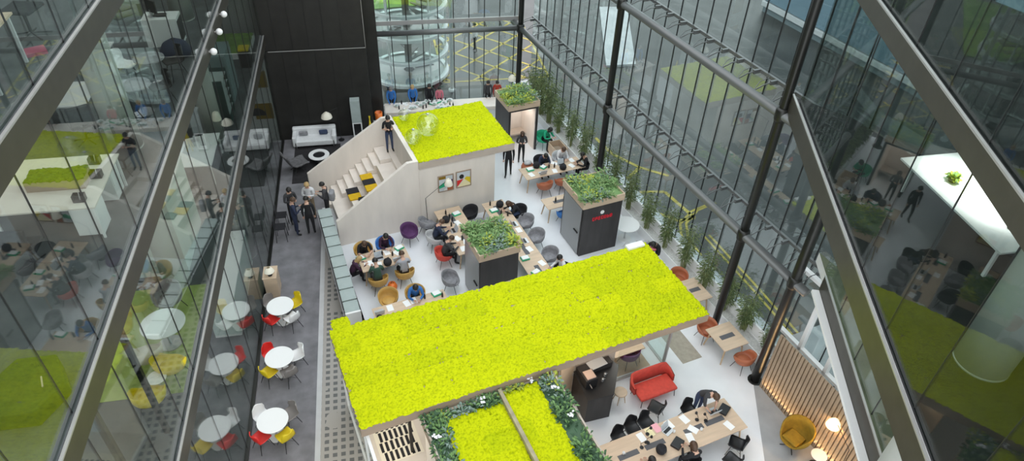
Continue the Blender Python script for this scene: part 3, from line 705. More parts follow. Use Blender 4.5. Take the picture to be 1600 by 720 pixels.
# round tables of the walkway
def mk_round():
    t = thing('round_table', 'x', 'table', (0,0,0))
    MB().lathe([(.43,.715),(.45,.72),(.45,.735),(.44,.74)], 36).build('tabletop', MT['white'], t, smooth=False)
    MB().lathe([(.03,.02),(.03,.715)], 12).build('pedestal', MT['silver'], t, smooth=True)
    MB().lathe([(.27,0),(.27,.012),(.05,.03)], 24).build('foot_plate', MT['white'], t)
    return t
RT = [((-4.06,17.82), 'far', [(135,'taupe'),(40,'yellow'),(228,'red'),(312,'white')]), ((-3.94,15.5), 'middle', [(132,'red'),(28,'white'),(222,'yellow'),(300,'taupe')]), ((-3.98,13.09), 'near', [(135,'white'),(42,'taupe'),(222,'red'),(308,'yellow')])]
for (x,y), nm, chs in RT:
    o = use('round', mk_round, (x,y,0), 0, None, 'white round tables on the walkway'); o['label'] = {'far':'furthest white round table on the grey carpet beside the left glass','middle':'middle white round table on the grey carpet beside the left glass','near':'nearest white round table on the grey carpet beside the left glass'}[nm]
    for d, m in chs:
        t = math.radians(d); r = .50
        place_shell((x+r*math.cos(t)+.03, y+r*math.sin(t), 0), t+PI/2, m, f'at the {nm} round walkway table', {'taupe':'dark grey','yellow':'yellow','red':'red','white':'white'}[m]+' shell chair', 'shell chairs at the round tables')

# oak tables in the hall
def oak_table(label, a0, a1, b0, b1, inlay='none', h=.75, legm='oak_b'):
    t = thing_ab('oak_table', label, 'table', (a0+a1)/2, (b0+b1)/2, 0, 0, 'oak topped tables'); w, d = (a1-a0)/2, (b1-b0)/2
    if inlay == 'split':
        MB().box(-w,w,-d,-.012,h-.03,h).build('tabletop', MT['oak'], t); MB().box(-w,w,.012,d,h-.03,h).build('tabletop', MT['oak'], t)
    elif inlay == 'splitb':
        MB().box(-w,-.012,-d,d,h-.03,h).build('tabletop', MT['oak'], t); MB().box(.012,w,-d,d,h-.03,h).build('tabletop', MT['oak'], t)
    else: MB().box(-w,w,-d,d,h-.03,h).build('tabletop', MT['oak'], t)
    MB().box(-w+.1,w-.1,-d+.08,d-.08,h-.09,h-.03).build('apron', MT['black'], t)
    if inlay == 'a': MB().box(-w*.55,w*.55,-.09,.09,h,h+.004).build('cable_tray', MT['cable_tray'], t)
    if inlay == 'aa':
        for x in (-w*.62,-w*.24,w*.34,w*.66): MB().box(x-.33,x+.33,-.085,.085,h,h+.004).build('cable_tray', MT['cable_tray'], t)
    if inlay in ('b','splitb'):
        k = max(1,int(d/.65))
        for i in range(k):
            y = -d+(i+.5)*2*d/k; MB().box(-.09,.09,y-.32,y+.32,h,h+.004).build('cable_tray', MT['cable_tray'], t)
    for sx in (-1,1):
        for sy in (-1,1): MB().tube([(sx*(w-.16),sy*(d-.14),h-.05),(sx*(w-.06),sy*(d-.05),0)], [.035,.022], 8).build('leg', MT[legm], t)
    return t
oak_table('oak table crowded with people beside the plywood stair wall', 3.10,4.92,18.85,19.86)
oak_table('oak table standing end on below the two framed pictures', 6.66,7.75,18.45,21.35,'b')
oak_table('longest far oak table running behind the central planter kiosk', 8.66,9.58,15.9,21.12,'b')
oak_table('oak table nearest the bamboo row, in front of the open kiosk', 11.15,14.05,22.0,22.9)
oak_table('oak table tucked left of the red lettered kiosk', 11.08,12.95,19.75,20.5,'a')
oak_table('oak table edge peeking out behind the long moss roof', 2.9,5.5,15.95,16.95)
tb8 = thing('window_counter', 'long crowded counter standing before the far street window', 'counter', (0.15,30.55,0))
MB().box(0,6.3,0,.95,.71,.75).build('worktop', MT['ply'], tb8)
for x in (.1,2.1,4.1,6.2): MB().box(x-.03,x+.03,.08,.87,0,.71).build('support_panel', MT['ply2'], tb8)
MB().box(.1,6.2,.42,.46,.3,.71).build('modesty_panel', MT['ply'], tb8)
oak_table('square oak table with dark tray beside the bamboo at right', 13.12,14.12,10.72,11.78,'a')
oak_table('narrow oak table half hidden behind the right end of the moss roof', 13.55,14.32,12.98,14.1,'a')
oak_table('long oak table with cable trays at the bottom right', 7.24,11.92,8.05,9.2,'aa')
oak_table('small oak desk inside the glass room under the moss roof', 9.60,10.75,11.86,12.6)

# loose seating
S_ = 'at the table beside the stair wall'
for a,b,d,m in ((3.45,20.22,180,'tan'),(4.30,20.25,180,'blue'),(3.55,18.48,0,'tan'),(4.55,18.5,-5,'tan')): place_tub(a,b,d,m,S_)
place_tub(3.62,17.45,150,'tan','behind the long moss roof','empty round tan tub chair','loose tub chairs'); place_tub(4.55,17.25,170,'tan','behind the long moss roof','tan tub chair holding the blue shirted person','loose tub chairs'); place_tub(2.85,15.6,0,'black_fab','behind the long moss roof','black tub chair mostly hidden')
S_ = 'at the table below the pictures'
for a,b,d,m in ((6.22,20.0,-90,'grey_lt'),(6.22,18.95,-90,'redfab'),(6.25,21.0,-60,'grey_fab'),(8.08,20.98,90,'black_fab')): place_tub(a,b,d,m,S_)
place_tub(5.42,20.72,-150,'purple','near the plywood wall','empty purple tub chair','loose tub chairs')
place_tub(6.0,17.55,-120,'grey_fab','left of the central kiosk','furry grey tub chair','loose tub chairs')
S_ = 'at the long table behind the central kiosk'
for a,b,d,m in ((9.98,20.3,90,'black_fab'),(9.98,19.6,90,'grey_fab'),(9.98,18.6,90,'grey_fab'),(9.98,17.4,90,'grey_fab'),(9.98,16.4,90,'black_fab'),(8.28,20.0,-90,'grey_fab'),(8.25,18.9,-90,'black_fab')): place_tub(a,b,d,m,S_)
S_ = 'at the table nearest the bamboo'
for a,b,d,m in ((11.85,21.66,0,'terra'),(12.72,21.66,0,'terra'),(13.4,21.66,0,'black_fab'),(12.45,23.28,180,'black_fab'),(13.4,23.28,180,'grey_lt')): place_tub(a,b,d,m,S_)
place_tub(13.5,25.2,200,'greenbox','beside the open kiosk','green draped tub chair','loose tub chairs')
place_tub(11.75,19.55,0,'blue','at the table left of lettered kiosk'); 
place_tub(13.36,11.95,175,'terra','at the square oak table','rear terracotta tub chair'); place_tub(13.72,10.38,5,'terra','at the square oak table','front terracotta tub chair')
place_tub(13.93,14.48,180,'terra','at the narrow table behind the moss roof','half hidden terracotta tub chair')
place_tub(10.25,12.0,5,'purple','at the desk in the glass room','purple tub chair','loose tub chairs')
S_ = 'behind the long bottom right table'
for a,b,d in ((8.30,9.32,180),(8.83,9.46,175),(9.32,9.46,185),(10.80,9.34,180)): place_shell(P(a,b), ANG+math.radians(d), 'black', S_, 'black shell chair', 'black shell chairs at the long table')
place_shell(P(9.92,9.86), ANG+math.radians(35), 'black', 'turned away between red sofa and long table', 'dark shell chair', 'black shell chairs at the long table')
S_ = 'in front of the long bottom right table'
for a,b,d in ((8.4,7.72,0),(9.75,7.65,0),(10.95,7.45,20),(11.45,7.85,40)): place_shell(P(a,b), ANG+math.radians(d), 'black', S_, 'black shell chair', 'black shell chairs at the long table')

def box_stool(label, a, b, m): 
    t = thing_ab('stool', label, 'stool', a, b); MB().lathe([(.20,.42),(.21,.43),(.21,.46),(.2,.47)], 20).build('seat', MT[m], t)
    for k in range(4):
        an = PI/4+k*PI/2; MB().tube([(.12*math.cos(an),.12*math.sin(an),.43),(.2*math.cos(an),.2*math.sin(an),0)], [.018,.012], 6).build('leg', MT['oak_b'], t)
box_stool('small oak stool left of the red sofa', 9.22, 10.80, 'oak')
t = thing_ab('pouffe', 'round orange pouffe with grey bag on top near open kiosk', 'pouffe', 11.92, 23.55); MB().lathe([(.25,0),(.29,.05),(.30,.3),(.26,.4),(.02,.42)], 24).build('body', MT['terra'], t, smooth=True); MB().ball((0,0,.5),(.19,.15,.11),14).build('bag', MT['grey_lt'], t, smooth=True)

# red sofa
rs = thing_ab('sofa', 'red felt two seat sofa on thin legs by the glass room', 'sofa', 10.35, 10.62)
MB().box(-.68,.68,-.36,.30,.32,.44).build('seat', MT['redfab'], rs, bevel=.05)
mb = MB(); vs, fs = [], []
pth = [(-.72,-.02),(-.72,.22),(-.64,.34),(-.5,.38),(.5,.38),(.64,.34),(.72,.22),(.72,-.02)]
for i,(x,y) in enumerate(pth):
    for z in (.34,.60,.82 if 1<i<6 else .70 if i in (1,6) else .56): vs.append((x,y+.06*(z>.5)*(1 if 1<i<6 else .3),z))
for i in range(len(pth)-1):
    for j in range(2): fs.append((i*3+j,(i+1)*3+j,(i+1)*3+j+1,i*3+j+1))
mb.add(vs,fs).build('backrest', MT['redfab'], rs, smooth=True, solid=.07)
for sx in (-.6,.6):
    for y in (-.3,.25): MB().tube([(sx,y,.33),(sx*1.05,y*1.1,0)], .012, 6).build('leg', MT['black'], rs)

# black coffee counter
bc = thing_ab('coffee_counter', 'black angular coffee counter against the core wall under moss roof', 'counter', 7.62, 10.35)
MB().prism([(.18,.15),(1.0,.05),(1.70,.95),(1.58,1.27),(.30,1.27)], 0, 1.10).build('body', MT['kiosk'], bc)
MB().prism([(.16,.13),(1.01,.03),(1.72,.95),(1.59,1.27),(.28,1.27)], 1.10, 1.14).build('worktop', MT['black'], bc)
MB().box(.35,1.5,1.0,1.26,1.14,1.34).build('upstand', MT['kiosk'], bc)
o = MB().box(-.30,.30,-.17,.17,0,.03).build('serving_tray', MT['grey_lt'], bevel=.01); o.location = P(8.62,11.48,1.342); o.rotation_euler = (0,0,ANG+.1); tag(o, 'pale grey tray on the upstand of the black coffee counter', 'tray')
t = thing_ab('coffee_machine', 'black and pink coffee machine on the black counter', 'machine', 8.1, 11.05, 1.141); MB().box(-.2,.2,-.2,.2,0,.38).build('body', MT['black'], t, bevel=.02); MB().box(-.15,.15,-.16,.16,.38,.42).build('cup_warmer', mat('copper_plate', (.50,.37,.32), .4), t); MB().tube([(-.08,-.21,.22),(-.08,-.36,.2)], .015, 6).build('portafilter', MT['silver'], t)
for i,(a,b) in enumerate(((8.55,10.95),(8.72,11.1))):
    t = thing_ab('milk_jug', ['steel milk jug nearer the counter front','steel milk jug nearer the counter upstand'][i], 'jug', a, b, 1.141); MB().lathe([(.045,0),(.05,.02),(.04,.1),(.045,.12)], 14).build('body', MT['silver'], t, smooth=True); MB().tube([(.04,0,.10),(.09,0,.08),(.045,0,.03)], .006, 5).build('handle', MT['silver'], t)

# yellow lounge chair, side table, lit lamp
yc = thing_ab('lounge_chair', 'mustard yellow wing chair on a swivel base by the slat wall', 'armchair', 13.2, 7.35, 0, 100)
tub_surface(.62,1.02,.42).build('seat_shell', MT['mustard'], yc, smooth=True, solid=.05)
MB().box(-.26,.26,-.2,.3,.42,.52).build('seat_cushion', MT['mustard'], yc, bevel=.04)
MB().tube([(0,0,.06),(0,0,.41)], .025, 10).build('pedestal', MT['black'], yc)
for k in range(4): an = PI/4+k*PI/2; MB().tube([(0,0,.08),(.32*math.cos(an),.32*math.sin(an),.015)], [.02,.014], 6).build('leg', MT['black'], yc)
t = thing_ab('side_table', 'small round white side table beside the yellow wing chair', 'table', 13.42, 6.58)
MB().lathe([(.22,.48),(.23,.49),(.23,.505)], 24).build('tabletop', MT['white'], t); MB().lathe([(.015,.02),(.015,.48)], 8).build('pedestal', MT['black'], t); MB().lathe([(.16,0),(.16,.012)], 20).build('foot_plate', MT['black'], t)
def floor_lamp(label, base, elbow, head, shade='shade', r=.17, lit=0):
    t = thing('floor_lamp', label, 'lamp', base); B = Vector(base); e = Vector(elbow)-B; h = Vector(head)-B
    MB().lathe([(.15,0),(.15,.02),(.02,.035)], 20).build('base', MT['black'], t); MB().tube([(0,0,.02),tuple(e)], .011, 7).build('pole', MT['black'], t); MB().tube([tuple(e),tuple(h+Vector((0,0,.12)))], .008, 7).build('arm', MT['black'], t)
    MB().lathe([(.05,.14),(.09,.12),(r*.85,.0),(r,-.14)], 22, c=tuple(h), cap=False).lathe([(.05,.14),(.03,.16),(.005,.17)], 22, c=tuple(h)).build('lamp_shade', MT[shade], t, smooth=True)
    if lit: lamp('lamp_bulb', 'POINT', Vector(head)+Vector((0,0,-.05)), lit, (1,.68,.35), .05)
    return t
floor_lamp('floor lamp with glowing shade in front of the timber slat wall', P(13.5,5.9), P(13.55,6.0,1.5), P(13.62,6.75,1.75), 'shade_lit', .2, 12)
floor_lamp('slim arc floor lamp with cream shade in front of the pictures', P(6.38,21.3), P(6.30,21.2,1.62), P(7.28,21.22,2.15))
floor_lamp('floor lamp with cream shade by the far corner behind the open kiosk', P(13.75,28.9), P(13.7,28.9,1.6), P(13.45,28.9,1.95), r=.2)
floor_lamp('floor lamp with white shade standing against the dark far wall', (-2.05,29.55,0), (-2.05,29.55,1.75), (-2.57,29.4,1.5), r=.26)

# ================================================================ LOUNGE AT FAR LEFT
flat_rug = MB().box(-1.05,1.05,-1.55,1.5,0,.015).build('lounge_rug', MT['rug']); flat_rug.location = (-3.15,27.7,.002); tag(flat_rug, 'black rug under the white sofa group at far left', 'rug')
ws = thing('sofa', 'long white sofa with cushions against the far dark wall', 'sofa', (-3.25,29.35,.017))
MB().box(-.95,.95,-.40,.42,.12,.40).build('seat', MT['white_fab'], ws, bevel=.05); MB().box(-1.0,1.0,.20,.45,.12,.78).build('backrest', MT['white_fab'], ws, bevel=.06)
for s in (-1,1): MB().box(s*.9-.10,s*.9+.10,-.40,.42,.12,.62).build('armrest', MT['white_fab'], ws, bevel=.05)
for sx in (-.85,.85):
    for sy in (-.33,.36): MB().tube([(sx,sy,0),(sx,sy,.13)], .02, 6).build('leg', MT['silver'], ws)
for x, m, lab in ((-.5,'grey_fab','grey patterned cushion at the left end of the white sofa'),(.42,'jeans','dark blue cushion at the right end of the white sofa')):
    o = MB().box(-.2,.2,-.06,.06,-.13,.13).build('cushion', CL['jeans'] if m == 'jeans' else MT[m], bevel=.05); o.location = (-3.25+x,29.35+.10,.57); o.rotation_euler = (.35,0,0); tag(o, lab, 'cushion', 'cushions on the white sofa')
t = thing('coffee_table', 'low white ring shaped coffee table with dark centre on black rug', 'table', (-3.02,27.75,.017))
MB().lathe([(.27,.36),(.46,.36),(.47,.38),(.46,.40),(.27,.40),(.27,.36)], 32, cap=False).build('ring_top', MT['white'], t); MB().lathe([(.02,.355),(.28,.355),(.28,.365)], 32).build('dark_inset', MT['black'], t); MB().lathe([(.25,0),(.2,.05),(.2,.35)], 20).build('drum_base', MT['black'], t, smooth=True)
t = thing('lounge_chair', 'quilted grey lounge chair facing the ring shaped coffee table', 'armchair', (-3.95,27.2,.017), math.radians(-60))
vs, fs, n = [], [], 9; prof = [(.42,.36),(.25,.39),(.0,.34),(-.2,.34),(-.36,.46),(-.46,.68),(-.54,.88),(-.57,.92)]
mb = MB()
for i,(y,z) in enumerate(prof):
    for j in range(n): u = -1+2*j/(n-1); vs.append((u*.36, y, z+.10*u**4+(.012 if j%2 else -.012)))
for i in range(len(prof)-1):
    for j in range(n-1): fs.append((i*n+j,i*n+j+1,(i+1)*n+j+1,(i+1)*n+j))
mb.add(vs,fs).build('quilted_shell', mat('quilted_grey', (.13,.125,.13), .9, 0, .25, 12), t, smooth=True, solid=.08)
for k in range(4): an = PI/4+k*PI/2; MB().tube([(0,-.03,.3),(.33*math.cos(an),.33*math.sin(an)-.03,0)], .014, 6).build('leg', MT['black'], t)
# high black chairs against the left glass
for i,(x,y) in enumerate(((-4.36,22.35),(-4.36,23.1))):
    t = thing('high_chair', ['near tall black bar chair against the left glass','far tall black bar chair against the left glass'][i], 'chair', (x,y,0), math.radians(-90))
    MB().box(-.2,.2,-.2,.2,.62,.67).build('seat', MT['black_fab'], t, bevel=.015); MB().box(-.2,.2,-.22,-.18,.68,1.05).build('backrest', MT['black_fab'], t, bevel=.015)
    for sx in (-1,1):
        for sy in (-1,1): MB().tube([(sx*.17,sy*.17,.63),(sx*.22,sy*.21,0)], .012, 6).build('leg', MT['black'], t)
    MB().tube([(-.2,.2,.25),(.2,.2,.25)], .01, 6).build('foot_rail', MT['black'], t)
# plywood plinth with a lamp shade
t = thing('plywood_cabinet', 'slim plywood cabinet standing against the left glass behind round tables', 'cabinet', (-4.47,19.35,0))
MB().box(-.22,.22,-.32,.32,0,.92).build('body', MT['oak'], t); MB().box(-.24,.24,-.34,.34,.92,.95).build('top', MT['oak'], t); MB().box(.22,.235,-.3,.3,.08,.88).build('door', MT['oak'], t)
t = thing('table_lamp', 'cream table lamp on the plywood cabinet by the left glass', 'lamp', (-4.45,19.2,.951)); MB().lathe([(.08,0),(.08,.015),(.012,.03),(.012,.2)], 14).build('stem', MT['black'], t); MB().lathe([(.06,.36),(.11,.32),(.18,.18)], 20, cap=False).build('lamp_shade', MT['shade'], t, smooth=True)

# ================================================================ BAMBOO AND TROUGH
tr = thing_ab('planter_trough', 'long white planter trough along the foot of the right glass facade', 'planter', 14.55, 10.1)
MB().box(-.22,.22,0,19.3,0,.06).box(-.22,-.19,0,19.3,.06,.42).box(.19,.22,0,19.3,.06,.42).box(-.19,.19,0,.03,.06,.42).box(-.19,.19,19.27,19.3,.06,.42).build('trough', MT['white'], tr)
MB().box(-.19,.19,.03,19.27,.06,.38).build('gravel', mat('pale_gravel', (.55,.55,.53), .9, 0, .2, 20), tr)
def mk_bamboo(seed, h, n, spread):
    rnd = random.Random(seed); t = thing('bamboo_plant', 'x', 'bamboo', (0,0,0)); st, lf = MB(), MB()
    for k in range(n):
        an = rnd.uniform(0,2*PI); r = rnd.uniform(0,.12); x, y = r*math.cos(an), r*math.sin(an); H = h*rnd.uniform(.65,1.05); lx, ly = rnd.uniform(-spread,spread), rnd.uniform(-spread,spread)
        pts = [(x+lx*q*q, y+ly*q*q, H*q) for q in (0,.35,.7,1)]; st.tube(pts, [.011,.010,.007,.003], 5)
        for m in range(26):
            q = rnd.uniform(.25,1); bx, by, bz = x+lx*q*q, y+ly*q*q, H*q; aa = rnd.uniform(0,2*PI); ll = rnd.uniform(.02,.20)
            p = (bx+ll*math.cos(aa), by+ll*math.sin(aa), bz+rnd.uniform(-.03,.1))
            lf.leaf(p, (math.cos(aa+rnd.uniform(-.6,.6)),math.sin(aa+rnd.uniform(-.6,.6)),rnd.uniform(-.5,.5)), .024, rnd.uniform(.11,.19), rnd.randrange(2), .35)
    st.build('canes', BAMB[2], t); lf.build('leaves', BAMB[:2], t)
    return t
BB = [(28.35,1.9),(27.5,2.0),(26.6,1.7),(25.6,1.8),(24.3,1.7),(23.0,1.7),(21.6,1.6),(20.3,1.5),(19.0,1.5),(17.6,1.5),(16.3,1.4),(15.0,1.4),(13.75,1.4)]
for i,(b,h) in enumerate(BB):
    k = i%3; o = use(f'bamboo{k}', lambda k=k: mk_bamboo(40+k,1.7+.1*k,24,.30), P(14.5,b,.38), i*1.3, None, 'bamboo along the glass facade')
    o.scale = (1.2,1.2,1.3) if i < 3 else (.95,.95,1.08)
    o['label'] = f'{ORD[i]} bamboo plant from the far corner along the right glass facade'
for i,(a,b,lab) in enumerate(((14.62,12.6,'dense bushy bamboo behind the square oak table'),(14.62,11.55,'broad bamboo leaning over the right edge of the square oak table'),(14.60,10.45,'last low bamboo beside the nearest facade column'))):
    if i == 0: PROTO['bush'] = mk_bamboo(77,1.65,30,.38); o = PROTO['bush']; o.location = P(a,b,.38)
    else: o = dup(PROTO['bush'], P(a,b,.38), 1.7*i)
    if i == 2: o.scale = (.6,.6,.75)
    o['label'] = lab; o['group'] = 'bamboo along the glass facade'

# ================================================================ PEOPLE
def head_geo(mb, hc, fwd, up, sk):
    """face features merged into the body mesh; hc head centre"""
    r = fwd.cross(up).normalized()
    def pt(x,y,z): return hc+r*x+fwd*y+up*z
    mb.tube([pt(0,.085,.02),pt(0,.118,-.022),pt(0,.092,-.03)], [.008,.017,.010], 6, 0)          # nose
    for s in (-1,1):
        mb.ball(pt(s*.034,.088,.022), .011, 6, 5); mb.ball(pt(s*.088,.0,-.005), (.014,.022,.03), 6, 0)  # eyes, ears
    mb.tube([pt(-.024,.089,-.056),pt(0,.096,-.056),pt(.024,.089,-.056)], .006, 5, 4)             # mouth
def person(label, a, b, deg, pose, top, bottom, hair, style='short', sleeves=True, skin=0, z=0.0, lean=None, arms=None, scale=1.0, group=None, world=None, turn=0.0, shoes='shoe'):
    J, Rr, E, Z = {}, {}, [], {}
    sit = pose == 'sit'
    lean = lean if lean is not None else (14 if sit else 2)
    L = math.radians(lean); hip = .56 if sit else .93
    def up_(y, zz):                                 # torso point, rotated about the hip
        return (0, y*math.cos(L)+zz*math.sin(L), hip+zz*math.cos(L)-y*math.sin(L))
    def j(n, p, r, par=None, zone='top'):
        J[n] = Vector(p); Rr[n] = r if isinstance(r, tuple) else (r,r); Z[n] = zone
        if par: E.append((par,n))
    j('pelvis',(0,0,hip),(.145,.125),None,'bottom'); j('belly',up_(.0,.19),(.140,.12),'pelvis'); j('chest',up_(.0,.36),(.15,.125),'belly'); j('upper',up_(0,.47),(.10,.09),'chest')
    j('neck',up_(.012,.56),.052,'upper','skin')
    hl = L*.7+ (math.radians(22) if sit else math.radians(12)); nk = J['neck']
    hf, hu = Vector((0,math.cos(hl),-math.sin(hl))), Vector((0,math.sin(hl),math.cos(hl)))
    j('jaw',nk+hu*.075+hf*.02,.068,'neck','skin'); j('skull',nk+hu*.155+hf*.02,.092,'jaw','skin'); j('crown',nk+hu*.225+hf*.012,.066,'skull','skin')
    hc = nk+hu*.145+hf*.022
    for s, sd in ((-1,'l'),(1,'r')):
        sh = Vector(up_(0,.455))+Vector((s*.178,0,0)); j('sh'+sd, sh, .070, 'upper')
        mode = arms or ('table' if sit else 'side')
        if isinstance(mode, tuple): mode = mode[0 if s<0 else 1]
        if mode == 'table': el, wr = sh+Vector((s*.07,.12,-.25)), Vector((s*.11, sh.y+.36, .80))
        elif mode == 'hold': el, wr = sh+Vector((s*.06,.02,-.27)), sh+Vector((-s*.06,.25,-.17))
        elif mode == 'cross': el, wr = sh+Vector((s*.05,.06,-.26)), sh+Vector((-s*.20,.22,-.20))
        elif mode == 'down': el, wr = sh+Vector((s*.04,.10,-.26)), Vector((s*.10, sh.y+.22, .80))
        elif mode == 'lap': el, wr = sh+Vector((s*.06,-.02,-.27)), sh+Vector((-s*.02,.20,-.34))
        else: el, wr = sh+Vector((s*.035,-.02,-.28)), sh+Vector((s*.03,.06,-.52))
        j('el'+sd, el, .050, 'sh'+sd, 'top'); j('wr'+sd, wr, .028, 'el'+sd, 'top' if sleeves else 'skin')
        d = (wr-el).normalized(); j('pm'+sd, wr+d*.065, (.034,.026), 'wr'+sd, 'skin')
        if sit: hp,kn,an = Vector((s*.09,.02,hip-.02)), Vector((s*.13,.43,.53)), Vector((s*.14,.40,.10))
        elif pose == 'walk': hp,kn,an = Vector((s*.085,0,.89)), Vector((s*.09,.10*s+.05,.50)), Vector((s*.09,.16*s-.02,.10))
        else: hp,kn,an = Vector((s*.085,0,.89)), Vector((s*.105,.025,.50)), Vector((s*.11,-.01,.10))
        j('hp'+sd,hp,.088,'pelvis','bottom'); j('kn'+sd,kn,.060,'hp'+sd,'bottom'); j('an'+sd,an,.042,'kn'+sd,'bottom'); j('to'+sd,an+Vector((s*.02,.15,-.06)),.038,'an'+sd,'shoe')
    names = list(J); idx = {n:i for i,n in enumerate(names)}
    me = bpy.data.meshes.new('skeleton'); me.from_pydata([tuple(J[n]) for n in names], [(idx[p],idx[q]) for p,q in E], [])
    ob = bpy.data.objects.new('skeleton', me); C.objects.link(ob)
    sk = ob.modifiers.new('skin','SKIN'); ss = ob.modifiers.new('sub','SUBSURF'); ss.levels = ss.render_levels = 1
    if not me.skin_vertices: me.skin_vertices.new()
    for n in names:
        sv = me.skin_vertices[0].data[idx[n]]; sv.radius = Rr[n]; sv.use_root = n == 'pelvis'
    dg = bpy.context.evaluated_depsgraph_get(); ev = ob.evaluated_get(dg); m2 = ev.to_mesh()
    mb = MB(); mb.v = [tuple(v.co) for v in m2.vertices]
    segs = [(J[p], J[q], Z[q], Z[p]) for p,q in E]; zi = {'skin':0,'top':1,'bottom':2,'shoe':3}
    for p in m2.polygons:
        c = p.center; best = None
        for A, B, zn, za in segs:
            t = max(0,min(1,(c-A).dot(B-A)/(B-A).length_squared)); d = (c-A-(B-A)*t).length
            if best is None or d < best[0]: best = (d, zn if t>.12 or za==zn else za)
        mb.f.append(tuple(p.vertices)); mb.m.append(zi[best[1]])
    ev.to_mesh_clear(); bpy.data.objects.remove(ob); bpy.data.meshes.remove(me)
    head_geo(mb, hc, hf, hu, None)
    for s, sd in ((-1,'l'),(1,'r')):               # five fingers rooted in the palm
        d = (J['pm'+sd]-J['wr'+sd]).normalized(); lat = d.cross(Vector((0,0,1))); lat = lat.normalized() if lat.length>.05 else Vector((1,0,0)); dn = lat.cross(d)*(1 if lat.cross(d).z<0 else -1)
        root = J['pm'+sd]
        for q, ln in enumerate((.066,.076,.072,.056)):
            o_ = root+lat*(q-1.5)*.018*(-s)+d*.01; mb.tube([o_, o_+d*ln*.55+dn*.006, o_+d*ln*.85+dn*.026, o_+d*ln*.92+dn*.045], [.0095,.009,.008,.006], 6, 0)
        o_ = J['wr'+sd]+d*.03; th = -lat*s if (lat.x*s) < 0 else lat*(-s)
        th = lat*(1 if lat.x*s<0 else -1); mb.tube([o_+th*.018, o_+th*.045+d*.025, o_+th*.05+d*.055+dn*.01], [.011,.010,.007], 6, 0)
    loc = Vector((*world,z)) if world else P(a,b,z); rz = math.radians(deg)+(0 if world else ANG)
    body = mb.build('person', [SKIN[skin],CL[top],CL[bottom],CL[shoes],CL['mouth'],CL['eye']], smooth=True)
    body.location = loc; body.rotation_euler = (0,0,rz); body.scale = (scale*1.05,)*3
    tag(body, label, 'person', group)
    # hair
    hb = MB(); n, m = 16, 10; vs, fs = [], []; rr_ = hf.cross(hu)
    keep = {}
    for i in range(m+1):
        ph = PI*i/m
        for k in range(n):
            t = 2*PI*k/n; d = Vector((math.sin(ph)*math.cos(t), math.sin(ph)*math.sin(t), math.cos(ph)))
            lo = {'short':-.25,'long':-1.0,'bob':-.75,'bald':-.05}[style]
            lim = .45 if d.y > .30 else (lo if d.y < .1 else .05)
            zz = max(d.z, lim); ex = 1.0
            pz = zz*.118
            if style in ('long','bob') and d.y < .15 and d.z < -.2: pz = d.z*(.30 if style=='long' else .19); ex = 1.05
            rad = math.sqrt(max(.02,1-min(1,abs(max(zz,-.6)))**2)) if d.z > lim else math.sqrt(max(.02,1-min(.9,abs(lim))**2))
            hx, hy = (d.x, d.y); hl_ = math.hypot(hx,hy) or 1
            vs.append(hc+rr_*(hx/hl_*rad*.103*ex)+hf*(hy/hl_*rad*.112*ex-.006)+hu*(pz+.008))
    for i in range(m):
        for k in range(n): fs.append((i*n+k, (i+1)*n+k, (i+1)*n+(k+1)%n, i*n+(k+1)%n))
    hb.add(vs, fs).build('hair', HAIR[hair], body, smooth=True)
    return body
G_ = None
W_ = lambda x, y: (x, y)
person('person in a dark jacket facing the walkway group, furthest left of them', 0,0,-150,'stand','char','black','black',arms='hold',world=(-3.95,23.35))
person('person in navy suit jacket holding white papers in the walkway group', 0,0,-70,'stand','navy','navy','brown',arms='hold',world=(-3.80,22.55))
person('person in a black suit seen from behind beside the glass partition end', 0,0,5,'stand','black','black','black',arms='side',world=(-3.22,22.5))
person('blond person in white shirt behind the black suited person', 0,0,170,'stand','white','tan','blond',arms='cross',world=(-3.22,23.62))
person('person in charcoal jacket with a backpack at the foot of the bleacher stairs', 0,0,80,'stand','char','black','black',arms='hold',world=(-2.55,23.45))
bp = MB().box(-.16,.16,-.11,.11,0,.44).build('backpack', MT['grey_fab'], bevel=.06); bp.location = (-2.40,23.44,.98); bp.rotation_euler = (0,-.1,math.radians(80)); 
bp.location = (-2.31,23.42,.98); tag(bp, 'dark grey backpack worn by the person at the stair foot', 'backpack')
pp_ = MB().box(-.10,.10,-.15,.15,0,.006).build('paper', MT['paper']); pp_.location = (-3.42,22.72,1.06); pp_.rotation_euler = (-.35,0,.9); tag(pp_, 'white papers in the hands of the navy suited person', 'paper')
person('person in black t-shirt and jeans standing on the bleacher landing', 5.86,24.55,178,'stand','black','jeans','black',arms='hold',sleeves=False,z=1.92,skin=0,scale=.96)
# the table beside the stair wall
person('person in black shirt at the rear left of the table by the stair wall', 3.45,20.22,180,'sit','black','black','brown',sleeves=False,lean=24)
person('person in plum top at the rear right of the table by the stair wall', 4.30,20.25,180,'sit','purple','black','black',lean=18)
person('person in dark green shirt with back to us at the stair wall table', 3.55,18.48,0,'sit','green','char','black',lean=12)
person('person in pale grey t-shirt with back to us at the stair wall table', 4.55,18.5,0,'sit','grey','black','brown',lean=12,sleeves=False)
person('person in plum jacket bending over the left end of the stair wall table', 2.72,19.25,-85,'sit','purple','black','blond',style='long',lean=30,scale=.9)
person('person in bright blue shirt in a tan chair behind the moss roof', 4.55,17.25,170,'sit','blue','black','black',lean=22)
person('dark haired person peeking above the left edge of the moss roof', 2.95,15.72,0,'sit','white','black','black',lean=8)
# table below pictures
person('person in navy jumper in a pale chair at the table below the pictures', 6.22,20.0,-90,'sit','navy','black','brown',lean=20)
person('person in charcoal top in a red chair at the table below the pictures', 6.22,18.95,-90,'sit','char','black','brown',lean=22)
